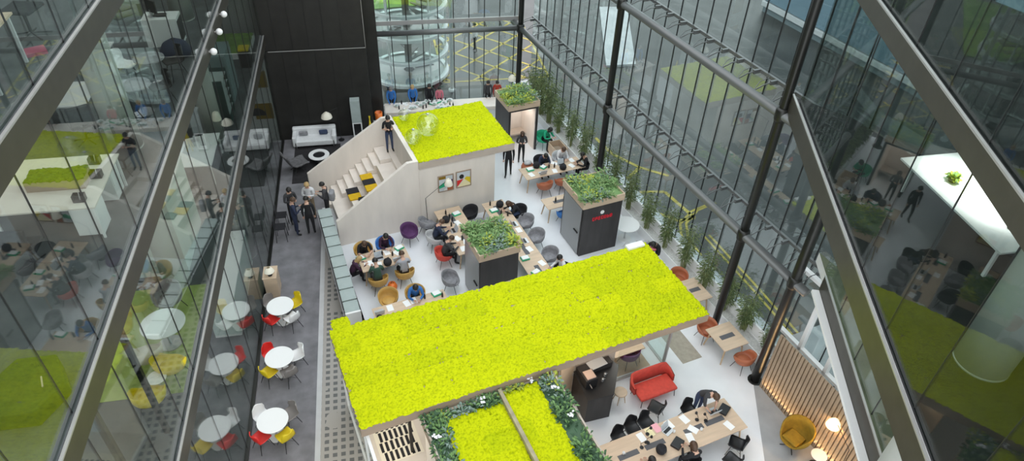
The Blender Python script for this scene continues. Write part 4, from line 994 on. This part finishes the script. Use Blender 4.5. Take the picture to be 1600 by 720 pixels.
# long table
person('long haired person in dark top leaning over the far end of the long table', 10.0,20.3,90,'sit','black','jeans','brown',style='long',lean=38)
person('dark haired person at the long table just above the moss roof edge', 10.0,16.4,90,'sit','white','black','black',lean=6)
# table near bamboo
person('person in dark top leaning on the table nearest the bamboo', 12.45,23.28,180,'sit','navy','black','black',lean=30)
person('person in white shirt at the rear of the table nearest the bamboo', 13.4,23.28,180,'sit','white','jeans','brown',lean=20)
person('person in black jacket at the right end of the table nearest the bamboo', 14.25,22.2,80,'sit','black','black','black',lean=16)
person('dark haired person wrapped in green seated beyond the open kiosk', 13.5,25.2,200,'sit','bright_green','black','black',lean=30,style='bob')
person('person in black trousers walking beside the stair pavilion roof corner', 10.98,23.62,150,'walk','black','black','black')
person('person in dark hooded coat standing before the open kiosk doorway', 12.0,24.45,160,'stand','char','black','brown',arms='hold',style='bob',scale=.92)
_pk = person('person in black with pink scarf bending at the bamboo behind moss roof', 14.0,16.1,120,'sit','black','black','black',lean=36,style='bob',scale=1.05)
MB().tube([(.12*math.cos(q_),.49+.10*math.sin(q_),.92+.05*math.sin(q_)) for q_ in [PI*2*i/14 for i in range(15)]], .035, 8).build('scarf', CL['pink'], _pk)
# far counter
for x, y, c, lab, hr in ((.52,31.66,'blue','blue shirted person at the left end of the far window counter','grey'),(1.60,31.72,'blue','person in blue top with dark sleeves at the middle of the far counter','blond'),(2.45,31.72,'black','person in black with a camera at the far counter','black'),(5.45,31.72,'char','dark dressed person at the right end of the far counter','black')):
    person(lab,0,0,180,'stand',c,'black',hr,arms='down',lean=10,world=(x,y),scale=.93)
person('smaller person in pink beside the black dressed one at the counter', 0,0,180,'stand','pink','black','black',arms='down',world=(2.95,31.7),scale=.80)
person('person in a rust red top right of the far counter', 0,0,170,'stand','red','black','black',arms='side',world=(5.95,31.70),scale=.88)
# bottom right table
person('person in a dark t-shirt leaning over the far end of the bottom right table', 11.25,9.52,180,'stand','char','jeans','brown',sleeves=False,lean=48,arms='down')
person('person with black curly hair at the near side of the bottom right table', 8.4,7.72,0,'sit','char','black','black',lean=14,style='bob')
person('person in patterned dark top at the near middle of the bottom right table', 9.75,7.65,0,'sit','black','black','brown',lean=16,style='bob')
# people in the street
for x, y, c, lab in ((7.4,47.5,'blue','distant pedestrian in blue on the pavement outside'),(5.9,38.9,'white','pedestrian in white walking over the yellow road lines outside')):
    person(lab,0,0,40,'walk',c,'black','black',world=(x,y),z=GZ)

# ================================================================ THINGS ON THE TABLES
def small(key, maker, a, b, z, deg, desc, where, group, world=None, swap=None):
    loc = Vector((a,b,z)) if world else P(a,b,z)
    return reg(use(key, maker, loc, math.radians(deg)+(0 if world else ANG), swap, group), desc, where)
def mk_gbox():
    t = thing('lunch_box', 'x', 'box', (0,0,0)); MB().box(-.16,.16,-.12,.12,0,.06).build('tray', MT['green'], t, bevel=.008); MB().box(-.14,.14,-.10,.10,.06,.085).build('lid', MT['white'], t, bevel=.01); return t
def mk_laptop():
    t = thing('laptop', 'x', 'laptop', (0,0,0)); MB().box(-.16,.16,-.11,.11,0,.016).build('base', MT['silver'], t, bevel=.004)
    MB().box(-.14,.14,-.02,.08,.0165,.019).build('keyboard', MT['black'], t)
    MB().box(-.16,.16,0,.012,0,.22).build('lid', MT['screen'], t, T=Matrix.Translation((0,.11,.016)) @ Matrix.Rotation(-.3,4,'X')); return t
def mk_paper(): 
    t = thing('paper_sheet', 'x', 'paper', (0,0,0)); MB().box(-.105,.105,-.15,.15,0,.004).build('sheet', MT['paper'], t); return t
def mk_bottle():
    t = thing('bottle', 'x', 'bottle', (0,0,0)); MB().lathe([(.032,0),(.035,.02),(.035,.15),(.015,.20),(.013,.24)], 12).build('body', MT['black'], t, smooth=True); MB().lathe([(.016,.24),(.016,.262)], 10).build('cap', MT['grey_fab'], t); return t
def mk_mug():
    t = thing('mug', 'x', 'mug', (0,0,0)); MB().lathe([(.03,0),(.038,.01),(.04,.09),(.034,.09),(.033,.02)], 14).build('cup', MT['white'], t, smooth=True); MB().tube([(.038,0,.07),(.065,0,.06),(.062,0,.03),(.037,0,.02)], .006, 6).build('handle', MT['white'], t); return t
def mk_bag():
    t = thing('bag', 'x', 'bag', (0,0,0)); mb = MB(); mb.lathe([(.02,0),(.13,.01),(.16,.10),(.14,.20),(.08,.25),(.02,.24)], 16).build('body', MT['black_fab'], t, smooth=True); MB().tube([(-.08,0,.22),(-.06,0,.32),(.06,0,.32),(.08,0,.22)], .010, 6).build('handle', MT['black_fab'], t); return t
def mk_deskset():
    t = thing('desk_lamp', 'x', 'lamp', (0,0,0)); MB().lathe([(.06,0),(.06,.015),(.01,.02)], 14).build('base', MT['black'], t); MB().tube([(0,0,.015),(.02,.05,.17),(.02,-.07,.26)], .008, 6).build('arm', MT['black'], t); MB().lathe([(.045,-.04),(.03,.02),(.01,.03)], 12, c=(.02,-.09,.25)).build('lamp_shade', MT['black'], t, smooth=True); return t
T_ = .752
sets = {
 'on the table by the stair wall': ([(3.22,19.62,10),(4.70,19.66,20)],[(3.85,19.35,0),(4.45,19.1,180)],[(3.50,19.15,20),(3.75,19.05,-10),(4.2,19.6,5),(3.4,19.3,80),(4.55,19.45,30)],[(3.75,19.65),(4.0,19.5),(4.62,19.3),(4.35,19.35)]),
 'on the table below the pictures': ([(7.45,20.85,10),(7.5,19.6,0),(7.4,18.8,-20)],[(6.95,19.9,-90)],[(7.3,20.3,10),(6.95,19.4,20),(7.2,19.1,-15),(6.95,18.75,0)],[(7.05,21.0),(7.1,20.7),(7.25,19.75),(7.15,20.5),(7.1,19.25),(7.35,18.95),(7.0,20.2)]),
 'on the long table behind the central kiosk': ([(8.95,20.5,5),(8.9,17.35,0),(8.95,16.5,20),(9.35,16.1,10)],[(9.4,19.4,90),(9.35,18.3,90)],[(9.4,19.0,0),(9.3,17.8,10),(8.9,19.6,0),(9.4,16.9,15)],[(8.95,20.9),(9.15,20.2),(9.35,20.0),(9.1,16.2)]),
 'on the table nearest the bamboo': ([(11.6,22.65,0),(12.25,22.62,30)],[(12.0,22.25,180),(13.1,22.5,0)],[(11.5,22.3,10),(12.6,22.2,-10),(13.5,22.3,20),(13.7,22.7,0),(12.85,22.75,40)],[(12.45,22.5),(12.7,22.45),(13.3,22.7),(13.75,22.25)]),
 'on the table left of the lettered kiosk': ([(12.35,20.32,10)],[],[],[(11.6,20.15),(12.0,20.15)]),
 'on the table behind the moss roof': ([(5.2,16.8,10)],[(3.1,16.7,180)],[(4.1,16.75,10),(4.35,16.8,0),(3.5,16.75,0)],[(4.75,16.75),(5.35,16.6)]),
}
for w, (bx, lp, pa, bo) in sets.items():
    for a,b,d in bx: small('gbox', mk_gbox, a,b,T_,d,'green lunch box',w,'green lunch boxes')
    for a,b,d in lp: small('laptop', mk_laptop, a,b,T_,d,'open laptop',w,'open laptops')
    for a,b,d in pa: small('paper', mk_paper, a,b,T_,d,'white paper sheet',w,'paper sheets')
    for a,b in bo: small('bottle', mk_bottle, a,b,T_,0,'dark bottle',w,'bottles on the tables')
for a,b in ((4.05,18.95),(6.9,20.55),(9.3,20.7),(13.0,22.2),(11.95,22.75)): small('bag', mk_bag, a,b,T_,20,'small dark bag on the tabletop','beside '+{4.05:'the pale grey t-shirt person',6.9:'the navy jumper person',9.3:'the long haired person',13.0:'the white shirted person',11.95:'the hall end of the bamboo table'}[a],'bags on the tables')
# bottom right table
w = 'on the long bottom right table'
for a,b,d,m,desc in ((8.78,8.98,5,'paper','white paper folder'),(9.10,9.03,5,'cream','cream paper folder'),(9.37,9.08,5,'pink','pink paper folder')): small('paper', mk_paper, a,b,T_,d,desc,w,'paper sheets',None,{'sheet':MT[m]})
for a,b,d in ((9.78,9.03,10),(10.32,9.02,12),(11.43,8.32,15),(10.1,8.42,-10),(10.35,8.62,30)): small('paper', mk_paper, a,b,T_,d,'white paper sheet',w,'paper sheets')
small('laptop', mk_laptop, 9.62,8.85,T_+.005,20,'open laptop',w,'open laptops'); small('laptop', mk_laptop, 11.28,8.92,T_+.005,180,'open laptop',w,'open laptops')
for a,b in ((8.85,8.75),(9.0,9.0),(10.65,8.85),(10.88,8.72),(8.6,8.68)): small('desk_lamp', mk_deskset, a,b,T_+.005,a*50,'small black desk lamp',w,'small desk lamps')
for a,b in ((9.04,8.36),): small('bag', mk_bag, a,b,T_,a*33,'black bag',w,'bags on the tables')
for a,b in ((9.75,8.75),(8.0,8.7),(10.55,8.5)): small('mug', mk_mug, a,b,T_+.005,a*40,'white mug',w,'mugs on the tables')
for i,(a,b) in enumerate(((9.62,8.38),(11.62,8.82))):
    o = MB().box(-.19,.19,-.14,.14,0,.09).build('document_case', MT['black'], bevel=.02); o.location = P(a,b,T_); o.rotation_euler = (0,0,ANG+.5); tag(o, ['flat black case lying near the front edge of the bottom right table','flat black case lying at the far right corner of the bottom right table'][i], 'case', 'black cases')
# clutter along the far counter: white bowls, bottles, boxes
def mk_bowl():
    t = thing('bowl', 'x', 'bowl', (0,0,0)); MB().lathe([(.05,0),(.06,.01),(.15,.09),(.145,.095),(.055,.02)], 16).build('body', MT['white'], t, smooth=True); MB().ball((0,0,.055),(.085,.085,.04),10).build('filling', LEAF[3], t); return t
rc = random.Random(5)
for k in range(40):
    x = .75+4.6*((k*0.618)%1)*.62; y = 30.65+.75*rc.random(); kind = k%4; w = 'on the far window counter'
    if kind == 0: small('bowl', mk_bowl, x,y,T_,0,'white bowl',w,'bowls on the far counter',True)
    elif kind == 1: small('bottle', mk_bottle, x,y,T_,0,'dark bottle',w,'bottles on the tables',True)
    elif kind == 2 and k%8 == 2: small('mug', mk_mug, x,y,T_,k*40,'white mug',w,'mugs on the tables',True)
    elif kind == 2: small('bowl', mk_bowl, x,y,T_,0,'white bowl',w,'bowls on the far counter',True)
    elif k%8 == 3: small('gbox', mk_gbox, x,y,T_,k*30,'green lunch box',w,'green lunch boxes',True)
    else: small('paper', mk_paper, x,y,T_,k*30,'white paper sheet',w,'paper sheets',True)
t = thing('bucket', 'round orange bucket at the left end of the far counter', 'bucket', (-.18,30.6,0.0)); MB().lathe([(.15,0),(.19,.80),(.16,.80),(.14,.1)], 20).build('body', MT['orange'], t, smooth=True); MB().tube([(-.17,0,.8),(-.1,0,.9),(.1,0,.9),(.17,0,.8)], .008, 6).build('handle', MT['black'], t)
t = thing('folding_stand', 'yellow folding stand by the dark wall behind the bleacher stairs', 'stand', (-.62,29.6,0))
for s in (-1,1): MB().tube([(s*.12,-.12,0),(-s*.02,.05,1.15)], .025, 6).build('leg', MT['yellow'], t); MB().tube([(s*.12,.18,0),(-s*.02,.05,1.15)], .02, 6).build('leg', MT['yellow'], t)
# crate, bags, round table near the lettered kiosk
t = thing_ab('timber_crate', 'open pale timber crate by the bamboo behind the hall tables', 'crate', 13.85,24.35); 
MB().box(-.32,.32,-.42,.42,0,.04).box(-.32,-.28,-.42,.42,.04,.55).box(.28,.32,-.42,.42,.04,.55).box(-.28,.28,-.42,-.38,.04,.55).box(-.28,.28,.38,.42,.04,.55).build('body', MT['oak'], t); MB().box(-.2,.15,-.2,.15,.04,.4).build('contents', MT['wood_dark'], t)
t = thing_ab('bag', 'orange bag on the floor under the stair wall table', 'bag', 4.02,18.42); MB().lathe([(.02,0),(.16,.01),(.19,.12),(.13,.26),(.02,.27)], 16).build('body', MT['orange'], t, smooth=True); MB().tube([(-.07,0,.24),(0,0,.36),(.07,0,.24)], .012, 6).build('handle', MT['black'], t)
t = thing_ab('white_round_table', 'white round table between the lettered kiosk and the bamboo', 'table', 13.62,17.75); MB().lathe([(.5,.72),(.52,.73),(.52,.75)], 32).build('tabletop', MT['white'], t); MB().lathe([(.03,.02),(.03,.72)], 10).build('pedestal', MT['silver'], t); MB().lathe([(.28,0),(.28,.015)], 24).build('foot_plate', MT['white'], t)
for a,b,d in ((13.15,16.75,30),(13.75,16.7,-20)): place_shell(P(a,b), ANG+math.radians(d), 'grey_lt', 'behind the moss roof near lettered kiosk', 'pale grey shell chair', 'pale shell chairs near the kiosk')
o = MB().box(-.32,.32,-.12,.12,0,.10).build('access_hatch', MT['white'], bevel=.02); o.location = P(11.3,14.08,3.20); o.rotation_euler = (0,0,ANG); tag(o, 'small white hatch at the far right corner of the long moss roof', 'hatch')
# timber and taupe mats on the white floor
for a0,a1,b0,b1,m,lab in ((9.42,10.95,11.65,12.75,'oak_b','timber floor mat under the desk in the glass room'),(12.02,12.80,11.28,13.4,'taupe_mat','long taupe mat beside the glass room post')):
    mm = MT.get(m) or mat('taupe_mat', (.40,.37,.31), .9, 0, .12, 6)
    o = MB().box((a0-a1)/2,(a1-a0)/2,(b0-b1)/2,(b1-b0)/2,0,.008).build('floor_mat', mm); o.location = P((a0+a1)/2,(b0+b1)/2,.0015); o.rotation_euler = (0,0,ANG); tag(o, lab, 'mat')

# ================================================================ LEFT OFFICE INTERIORS
def desk(label, x0, x1, y0, y1, z, topm='white', legm='white', cat='desk', pedestal=False):
    t = thing('office_desk', label, cat, ((x0+x1)/2,(y0+y1)/2,z)); w,d = (x1-x0)/2,(y1-y0)/2
    MB().box(-w,w,-d,d,.71,.74).build('desktop', MT[topm], t)
    for sx in (-1,1):
        for sy in (-1,1): MB().box(sx*(w-.06)-.02,sx*(w-.06)+.02,sy*(d-.06)-.02,sy*(d-.06)+.02,0,.71).build('leg', MT[legm], t)
    if pedestal:
        p = MB().box(w-.50,w-.06,-d+.1,-d+.55,.05,.66).build('drawer_unit', MT['white'], t); MB().box(w-.06,w-.045,-d+.12,-d+.53,.36,.64).build('drawer', MT['white'], p)
        p = MB().box(w-.50,w-.06,d-.62,d-.17,.05,.66).build('drawer_unit', MT['white'], t); MB().box(w-.06,w-.045,d-.60,d-.19,.36,.64).build('drawer', MT['white'], p)
    return t
def office_chair(label, x, y, z, deg, m='black_fab'):
    t = thing('office_chair', label, 'chair', (x,y,z), math.radians(deg))
    MB().box(-.24,.24,-.24,.24,.44,.50).build('seat', MT[m], t, bevel=.03); MB().box(-.23,.23,-.28,-.22,.55,1.0).build('backrest', MT[m], t, bevel=.03); MB().tube([(0,0,.08),(0,0,.44)], .025, 8).build('pedestal', MT['black'], t)
    MB().tube([(0,-.2,.46),(0,-.26,.6)], .02, 6).build('back_arm', MT['black'], t)
    for k in range(5): an = k*2*PI/5; MB().tube([(0,0,.09),(.28*math.cos(an),.28*math.sin(an),.04)], .016, 6).build('leg', MT['black'], t)
def monitor(label, x, y, z, deg):
    t = thing('monitor', label, 'monitor', (x,y,z), math.radians(deg)); MB().box(-.27,.27,-.02,.02,.14,.48).build('screen', MT['black'], t); MB().box(-.03,.03,-.02,.04,0,.2).build('stand', MT['silver'], t); MB().box(-.12,.12,-.08,.08,0,.012).build('foot', MT['silver'], t)
# z 13.2 floor
desk('warm oak desk with pale legs at the top left office corner', -6.9,-5.05,9.6,10.75,13.2,'oak','grey_lt')
for i,(x,y,d) in enumerate(((-5.4,9.0,20),(-6.2,8.7,-20),(-5.3,11.6,170))): office_chair(['dark office chair near the front of the top left oak desk','dark office chair further inside by the top left oak desk','dark office chair behind the top left oak desk'][i], x,y,13.2,d)
o = MB().box(-.16,.16,-.13,.13,0,.05).build('document_box', mat('magenta_card', (.45,.10,.16), .6)); o.location = (-5.1,11.0,13.2); o.rotation_euler = (0,0,.5); tag(o, 'dull pink document box on the top left office floor', 'box')
# z 9.45 floor
desk('long white office desk with drawer units behind the left glass, mid height', -7.0,-5.25,11.1,12.9,9.45,'ply','white','desk',True)
t = thing('desk_planter', 'wooden planter box of green moss on the white office desk', 'planter', (-6.05,11.95,10.19)); MB().box(-.50,.50,-.22,.22,0,.20).build('box', MT['wood_dark'], t); moss_mesh(-.47,.47,-.19,.19,.20,.08,.04,seed=31).build('moss', mat('olive_moss', (.11,.16,.012), .95, 0, .35, 20), t)
for i,(x,y) in enumerate(((-5.55,11.35),(-5.45,12.1),(-5.6,12.6))): 
    t = thing('desk_organiser', ['dark desk organiser at the front edge of the white office desk','dark desk organiser at the middle of the white office desk','dark desk organiser at the far end of the white office desk'][i], 'organiser', (x,y,10.191)); MB().box(-.1,.1,-.07,.07,0,.02).box(-.1,-.09,-.07,.07,.02,.14).box(.09,.1,-.07,.07,.02,.14).box(-.09,.09,.06,.07,.02,.14).build('tray', MT['black'], t); MB().tube([(0,0,.02),(.02,0,.18)], .01, 6).build('pen', MT['silver'], t)
office_chair('dark office chair in front of the white office desk', -6.3,10.5,9.45,0); office_chair('dark office chair at the end of the white office desk', -5.4,13.35,9.45,160)
for i,(x,y) in enumerate(((-5.6,15.9),(-5.55,17.3))):
    t = thing('meeting_table', ['nearer small round white meeting table in the left office','further small round white meeting table in the left office'][i], 'table', (x,y,9.45)); MB().lathe([(.36,.72),(.36,.75)], 26).build('tabletop', MT['grey_fab'], t); MB().lathe([(.03,.02),(.03,.72)], 10).build('pedestal', MT['silver'], t); MB().lathe([(.25,0),(.25,.02)], 20).build('foot_plate', MT['silver'], t)
    for k in range(3):
        an = .6+k*2.1; place_shell((x-.1+.66*math.cos(an), y+.66*math.sin(an), 9.45), an+PI/2, 'white' if k%2 else 'black', ['at the nearer office meeting table','at the further office meeting table'][i], ['black shell chair','white shell chair'][k%2], 'shell chairs in the left office')
t = thing('cabinet', 'white low cabinet with open shelf on the left office floor', 'cabinet', (-5.75,19.9,9.45)); MB().box(-.45,.45,-.3,.3,0,.78).build('body', MT['white'], t); MB().box(.45,.46,-.27,.27,.1,.7).build('open_shelf', MT['black'], t); MB().box(-.16,.16,-.10,.10,.78,.82).build('tray', MT['black'], t)
monitor('dark monitor beside the white low cabinet in the left office', -5.95,19.85,10.231,-40)
t = thing('beanbag', 'slumped blue beanbag on the left office carpet', 'beanbag', (-5.35,19.0,9.45)); MB().lathe([(.02,0),(.36,.02),(.42,.16),(.30,.36),(.12,.46),(.02,.47)], 20).build('body', CL['navy'], t, smooth=True); MB().lathe([(.04,.46),(.05,.5),(.01,.52)], 10).build('tuft', CL['navy'], t)
desk('grey office desk far inside the left office by the blue beanbag', -8.6,-6.4,15.0,16.2,9.45,'grey_lt','silver'); desk('second grey office desk far inside the left office', -8.6,-6.6,17.2,18.4,9.45,'grey_lt','silver')
for i,y in enumerate((15.6,17.8)): monitor(['monitor on the nearer grey desk deep in the left office','monitor on the further grey desk deep in the left office'][i], -7.2,y,10.19,-90); office_chair(['chair at the nearer grey desk deep in the office','chair at the further grey desk deep in the office'][i], -6.5,y-.9,9.45,30)
t = thing('hexagonal_pouf', 'large dark green hexagonal floor cushion behind the bottom left office glass', 'pouffe', (-5.42,7.45,9.45))
MB().prism([(.55*math.cos(q_*PI/3),.62*math.sin(q_*PI/3)) for q_ in range(6)], 0, .32).build('body', mat('moss_green_felt', (.045,.075,.008), .9, 0, .2, 8), t, bevel=.03); MB().tube([(.2,.1,.33),(.28,-.1,.33)], .012, 6).build('strap', MT['oak'], t)
# z 5.3 floor
rug2 = MB().box(-1.1,.62,-1.9,1.6,0,.012).build('lounge_rug', mat('lime_rug', (.35,.42,.12), .95, 0, .15, 5)); rug2.location = (-5.52,12.6,5.302); tag(rug2, 'lime green rug under the lounge seats on the first office floor', 'rug')
t = thing('lounge_table', 'large white oval topped lounge table on the lime rug', 'table', (-5.42,12.22,5.315)); MB().lathe([(.47,.66),(.49,.67),(.49,.69)], 36).build('tabletop', MT['white'], t); MB().lathe([(.03,.02),(.03,.66)], 10).build('pedestal', MT['silver'], t); MB().lathe([(.26,0),(.26,.02)], 20).build('foot_plate', MT['silver'], t)
for x,y,d,m,lab in ((-5.55,13.3,160,'taupe','dark tub armchair behind the white oval lounge table'),(-5.68,11.5,10,'tan_cream','cream tub armchair in front of the white oval lounge table'),(-5.12,11.12,-20,'yellow','yellow tub chair beside the small lounge table'),(-5.4,10.3,0,'yellow','yellow tub chair nearest the dark door frame in the lounge')):
    sw_ = MT.get(m) or mat('cream_fabric', (.62,.56,.44), .9)
    o = use('tub', mk_tub, (x,y,5.315 if y>10.7 else 5.301), math.radians(d), {'seat_shell':sw_,'seat_cushion':sw_}, 'lounge tub chairs'); o['label'] = lab
t = thing('lounge_table', 'small round white table between the two yellow lounge chairs', 'table', (-5.32,10.75,5.315)); MB().lathe([(.19,.5),(.2,.51),(.2,.53)], 24).build('tabletop', MT['white'], t); MB().lathe([(.02,.02),(.02,.5)], 10).build('pedestal', MT['silver'], t); MB().lathe([(.14,0),(.14,.02)], 20).build('foot_plate', MT['silver'], t)
t = thing('frosted_partition', 'frosted white glass partition corner on the first office floor', 'partition', (-5.45,15.8,5.3)); MB().box(-.04,.04,-1.1,1.1,0,2.2).build('side_pane', mat('frosted_white', (.62,.70,.66), .4), t); MB().box(-1.4,-.04,-1.1,-1.04,0,2.2).build('end_pane', bpy.data.materials['frosted_white'], t); MB().box(-1.42,.05,-1.12,1.12,2.2,2.26).build('top_cap', MT['white'], t)
t = thing('shelving_unit', 'dark shelving unit with glass shelves on the first office floor', 'shelving', (-5.5,22.8,5.3)); MB().box(-.35,.35,-.55,.55,0,.06).box(-.35,.35,-.55,-.5,.06,1.7).box(-.35,.35,.5,.55,.06,1.7).box(-.35,-.3,-.5,.5,.06,1.7).build('carcass', mat('dark_green_laminate', (.03,.06,.055), .35), t)
for k in range(5): MB().box(-.3,.33,-.5,.5,.35+.3*k,.37+.3*k).build('shelf', MT['glassG'], t)
t = thing('shelving_unit', 'second dark shelving unit behind the first office shelves', 'shelving', (-5.6,24.6,5.3)); MB().box(-.35,.35,-.65,.65,0,1.8).build('carcass', mat('grey_green_laminate', (.20,.27,.28), .35), t); MB().box(.35,.37,-.6,.6,.1,1.7).build('door', bpy.data.materials['grey_green_laminate'], t)
desk('white office desk below the dark shelving on the first office floor', -6.6,-5.2,18.7,20.6,5.3,'white','white')
monitor('black monitor on the white first floor office desk', -5.9,20.2,6.04,200); office_chair('black office chair behind the white first floor desk', -5.7,18.2,5.3,0)
floor_lamp('white shaded lamp standing by the white first floor desk', (-5.15,20.9,5.3), (-5.15,20.9,6.3), (-5.2,20.7,6.6), 'shade', .14)
t = thing('planting_bed', 'green artificial turf bed at the far end of the first office floor', 'planter', (-5.8,28.6,5.3)); MB().box(-.8,.75,-1.0,1.0,0,.25).build('box', MT['white'], t); moss_mesh(-.75,.7,-.95,.95,.26,.06,.08,seed=33).build('turf', MT['lawn'], t)
t = thing('recycling_bin', 'dark recycling bin with yellow lid on the first office floor', 'bin', (-5.12,27.0,5.3)); MB().box(-.2,.2,-.25,.25,0,.7).build('body', MT['black'], t, bevel=.02); MB().box(-.2,.2,-.25,.25,.7,.76).build('lid', MT['yellow'], t)
# ground floor inside
t = thing('vitrine', 'tall white translucent glass cabinet behind the left glass at ground level', 'cabinet', (-5.75,19.25,0)); MB().box(-.5,.35,-1.9,1.9,0,.10).build('plinth', MT['white'], t); MB().box(-.5,.35,-1.9,1.9,.1,1.5).build('body', mat('pale_green_glass', (.66,.76,.72), .25), t); MB().box(-.52,.37,-1.92,1.92,1.5,1.55).build('top', MT['white'], t)
t = thing('wall_graphic', 'grey end wall panel with yellow squares and black half discs', 'panel', (-5.75,29.75,0)); MB().box(-.9,.85,0,.06,.0,4.6).build('board', MT['grey_lt'], t)
gr = MB().box(.0,.8,-.012,0,2.9,3.7,0).box(.0,.8,-.012,0,1.3,2.1,0); gr.build('yellow_squares', MT['mustard'], t)
gr = MB(); gr.prism([(.0+.38*math.cos(a_),1.5+.38*math.sin(a_)) for a_ in [PI*i/12 for i in range(13)]],0,.02); gr.build('black_half_disc', MT['black'], t, T=Matrix.Translation((.1,-.013,0)) @ Matrix.Rotation(PI/2,4,'X'))
# dark door frame low at the left
t = thing('dark_door_frame', 'dark steel door frame standing behind the left glass at bottom left', 'door frame', (-5.05,7.9,5.3)); MB().box(-.05,.05,-.05,.05,0,3.2).build('post', MT['steel'], t); MB().box(-.05,.05,1.75,1.85,0,3.2).build('post', MT['steel'], t); MB().box(-.05,.05,-.05,1.85,3.2,3.3).build('lintel', MT['steel'], t)

# ================================================================ RIGHT OFFICE INTERIORS
def qthing(name, label, cat, n, s, z, deg=0, group=None):
    return thing(name, label, cat, Q(n,s,z), -TR+math.radians(deg), group)
t = thing('white_desk', 'big white desk with a pot plant inside the right office glass', 'desk', (11.35,9.1,9.45))
MB().prism([(-.61,1.4),(1.6,1.42),(1.0,-1.7),(-.75,-1.7)], .72, .76).build('desktop', MT['white'], t)
for x,y in ((-.4,1.2),(1.2,1.2),(-.55,-1.5),(.8,-1.5)): MB().box(x-.03,x+.03,y-.03,y+.03,0,.72).build('leg', MT['white'], t)
t = thing('potted_plant', 'small round green plant in a dark pot on the white right office desk', 'plant', (11.25,9.55,10.212)); MB().lathe([(.07,0),(.11,.10),(.10,.10)], 16).build('pot', MT['black'], t, smooth=True)
mb = MB(); rp = random.Random(3)
for k in range(90): an, el = rp.uniform(0,2*PI), rp.uniform(.0,1.4); mb.leaf((.05*math.cos(an),.05*math.sin(an),.1), (math.cos(an)*math.cos(el),math.sin(an)*math.cos(el),math.sin(el)), .06, rp.uniform(.10,.17), rp.choice((1,2)))
mb.build('leaves', LEAF, t)
o = MB().lathe([(.05,0),(.06,.03),(.02,.035)], 12).build('desk_puck', MT['black']); o.location = (11.3,8.0,10.212); tag(o, 'small dark puck near the close end of the white right office desk', 'desk item')
# lower right office: small white desks behind the lower pane
for i,s in enumerate((9.2,11.3)):
    t = qthing('office_desk', ['nearer pale desk behind the lower right office pane','further pale desk behind the lower right office pane'][i], 'desk', 8.2, s, 5.3); MB().box(-.4,.4,-.7,.7,.71,.74).build('desktop', MT['oak'], t)
    for sx in (-1,1):
        for sy in (-1,1): MB().box(sx*.35-.02,sx*.35+.02,sy*.62-.02,sy*.62+.02,0,.71).build('leg', MT['white'], t)
    p_ = Q(8.15,s,6.045); reg(use('laptop', mk_laptop, p_, -TR+1.2, None, 'open laptops'), 'open laptop', ['on the nearer lower right office desk','on the further lower right office desk'][i])

# ================================================================ OUTSIDE
rt = thing('spiral_ramp_tower', 'tower of stacked white rings with stairs outside the far window', 'tower', (1.75,36.6,GZ))
def ring(r0, r1, z0, z1, n=48): return MB().lathe([(r0,z0),(r1,z0),(r1,z1),(r0,z1),(r0,z0)], n, cap=False)
for k in range(7):
    z = .15+k*1.3
    o = ring(2.0,2.25,z,z+.16).build('ring', MT['white'], rt)
    ring(2.1,2.12,z+.16,z+.75).build('glass_balustrade', MT['glass'], o)
    if k%2 == 0: ring(.3,2.0,z+.02,z+.08).build('deck', MT['ledge'], rt)
s_ = MB()
for k in range(40): t_ = k*.28; s_.prism([(.4*math.cos(t_),.4*math.sin(t_)),(1.5*math.cos(t_),1.5*math.sin(t_)),(1.5*math.cos(t_+.27),1.5*math.sin(t_+.27)),(.4*math.cos(t_+.27),.4*math.sin(t_+.27))], .22*k, .22*k+.05)
s_.build('spiral_stair', MT['tube'], rt); MB().lathe([(.2,0),(.2,9)], 16).build('core', MT['tube'], rt)
for k in range(6): an = k*PI/3; MB().tube([(2.12*math.cos(an),2.12*math.sin(an),0),(2.12*math.cos(an),2.12*math.sin(an),8.6)], .05, 8).build('post', MT['white'], rt)
t = thing('lamp_post', 'tall white post standing outside the far window beside the ring tower', 'post', (3.9,34.2,GZ)); MB().tube([(0,0,0),(0,0,15)], .10, 12).build('shaft', MT['white'], t, smooth=True); MB().lathe([(.2,0),(.2,.1),(.12,.15)], 14).build('base', MT['white'], t)
o = MB().prism([(-6,45.5),(3.0,46.5),(3.0,58),(-6,58)], GZ-.2, GZ+.06).build('lawn', MT['lawn']); struct(o)
# building across the street with banded glass
bl = thing('office_building', 'banded glass office building across the street on the right', 'building', P(36,2), ANG)
MB().box(0,10,0,34,GZ,24).build('core', mat('building_core', (.20,.24,.26), .4), bl)
for k in range(7): MB().box(-.25,0,0,34,.3+3.4*k,.6+3.4*k).build('floor_band', MT['grey_lt'], bl)
for k in range(6):
    o = MB().box(-.10,-.02,0,34,.7+3.4*k,3.5+3.4*k).build('glazing', mat('blue_glazing', (.16,.24,.30), .12, spec=.6) if k == 0 else bpy.data.materials['blue_glazing'], bl)
finish_labels()
for key, r in PROTO.items():
    if r.get('label') == 'x': print('UNLABELLED', key)
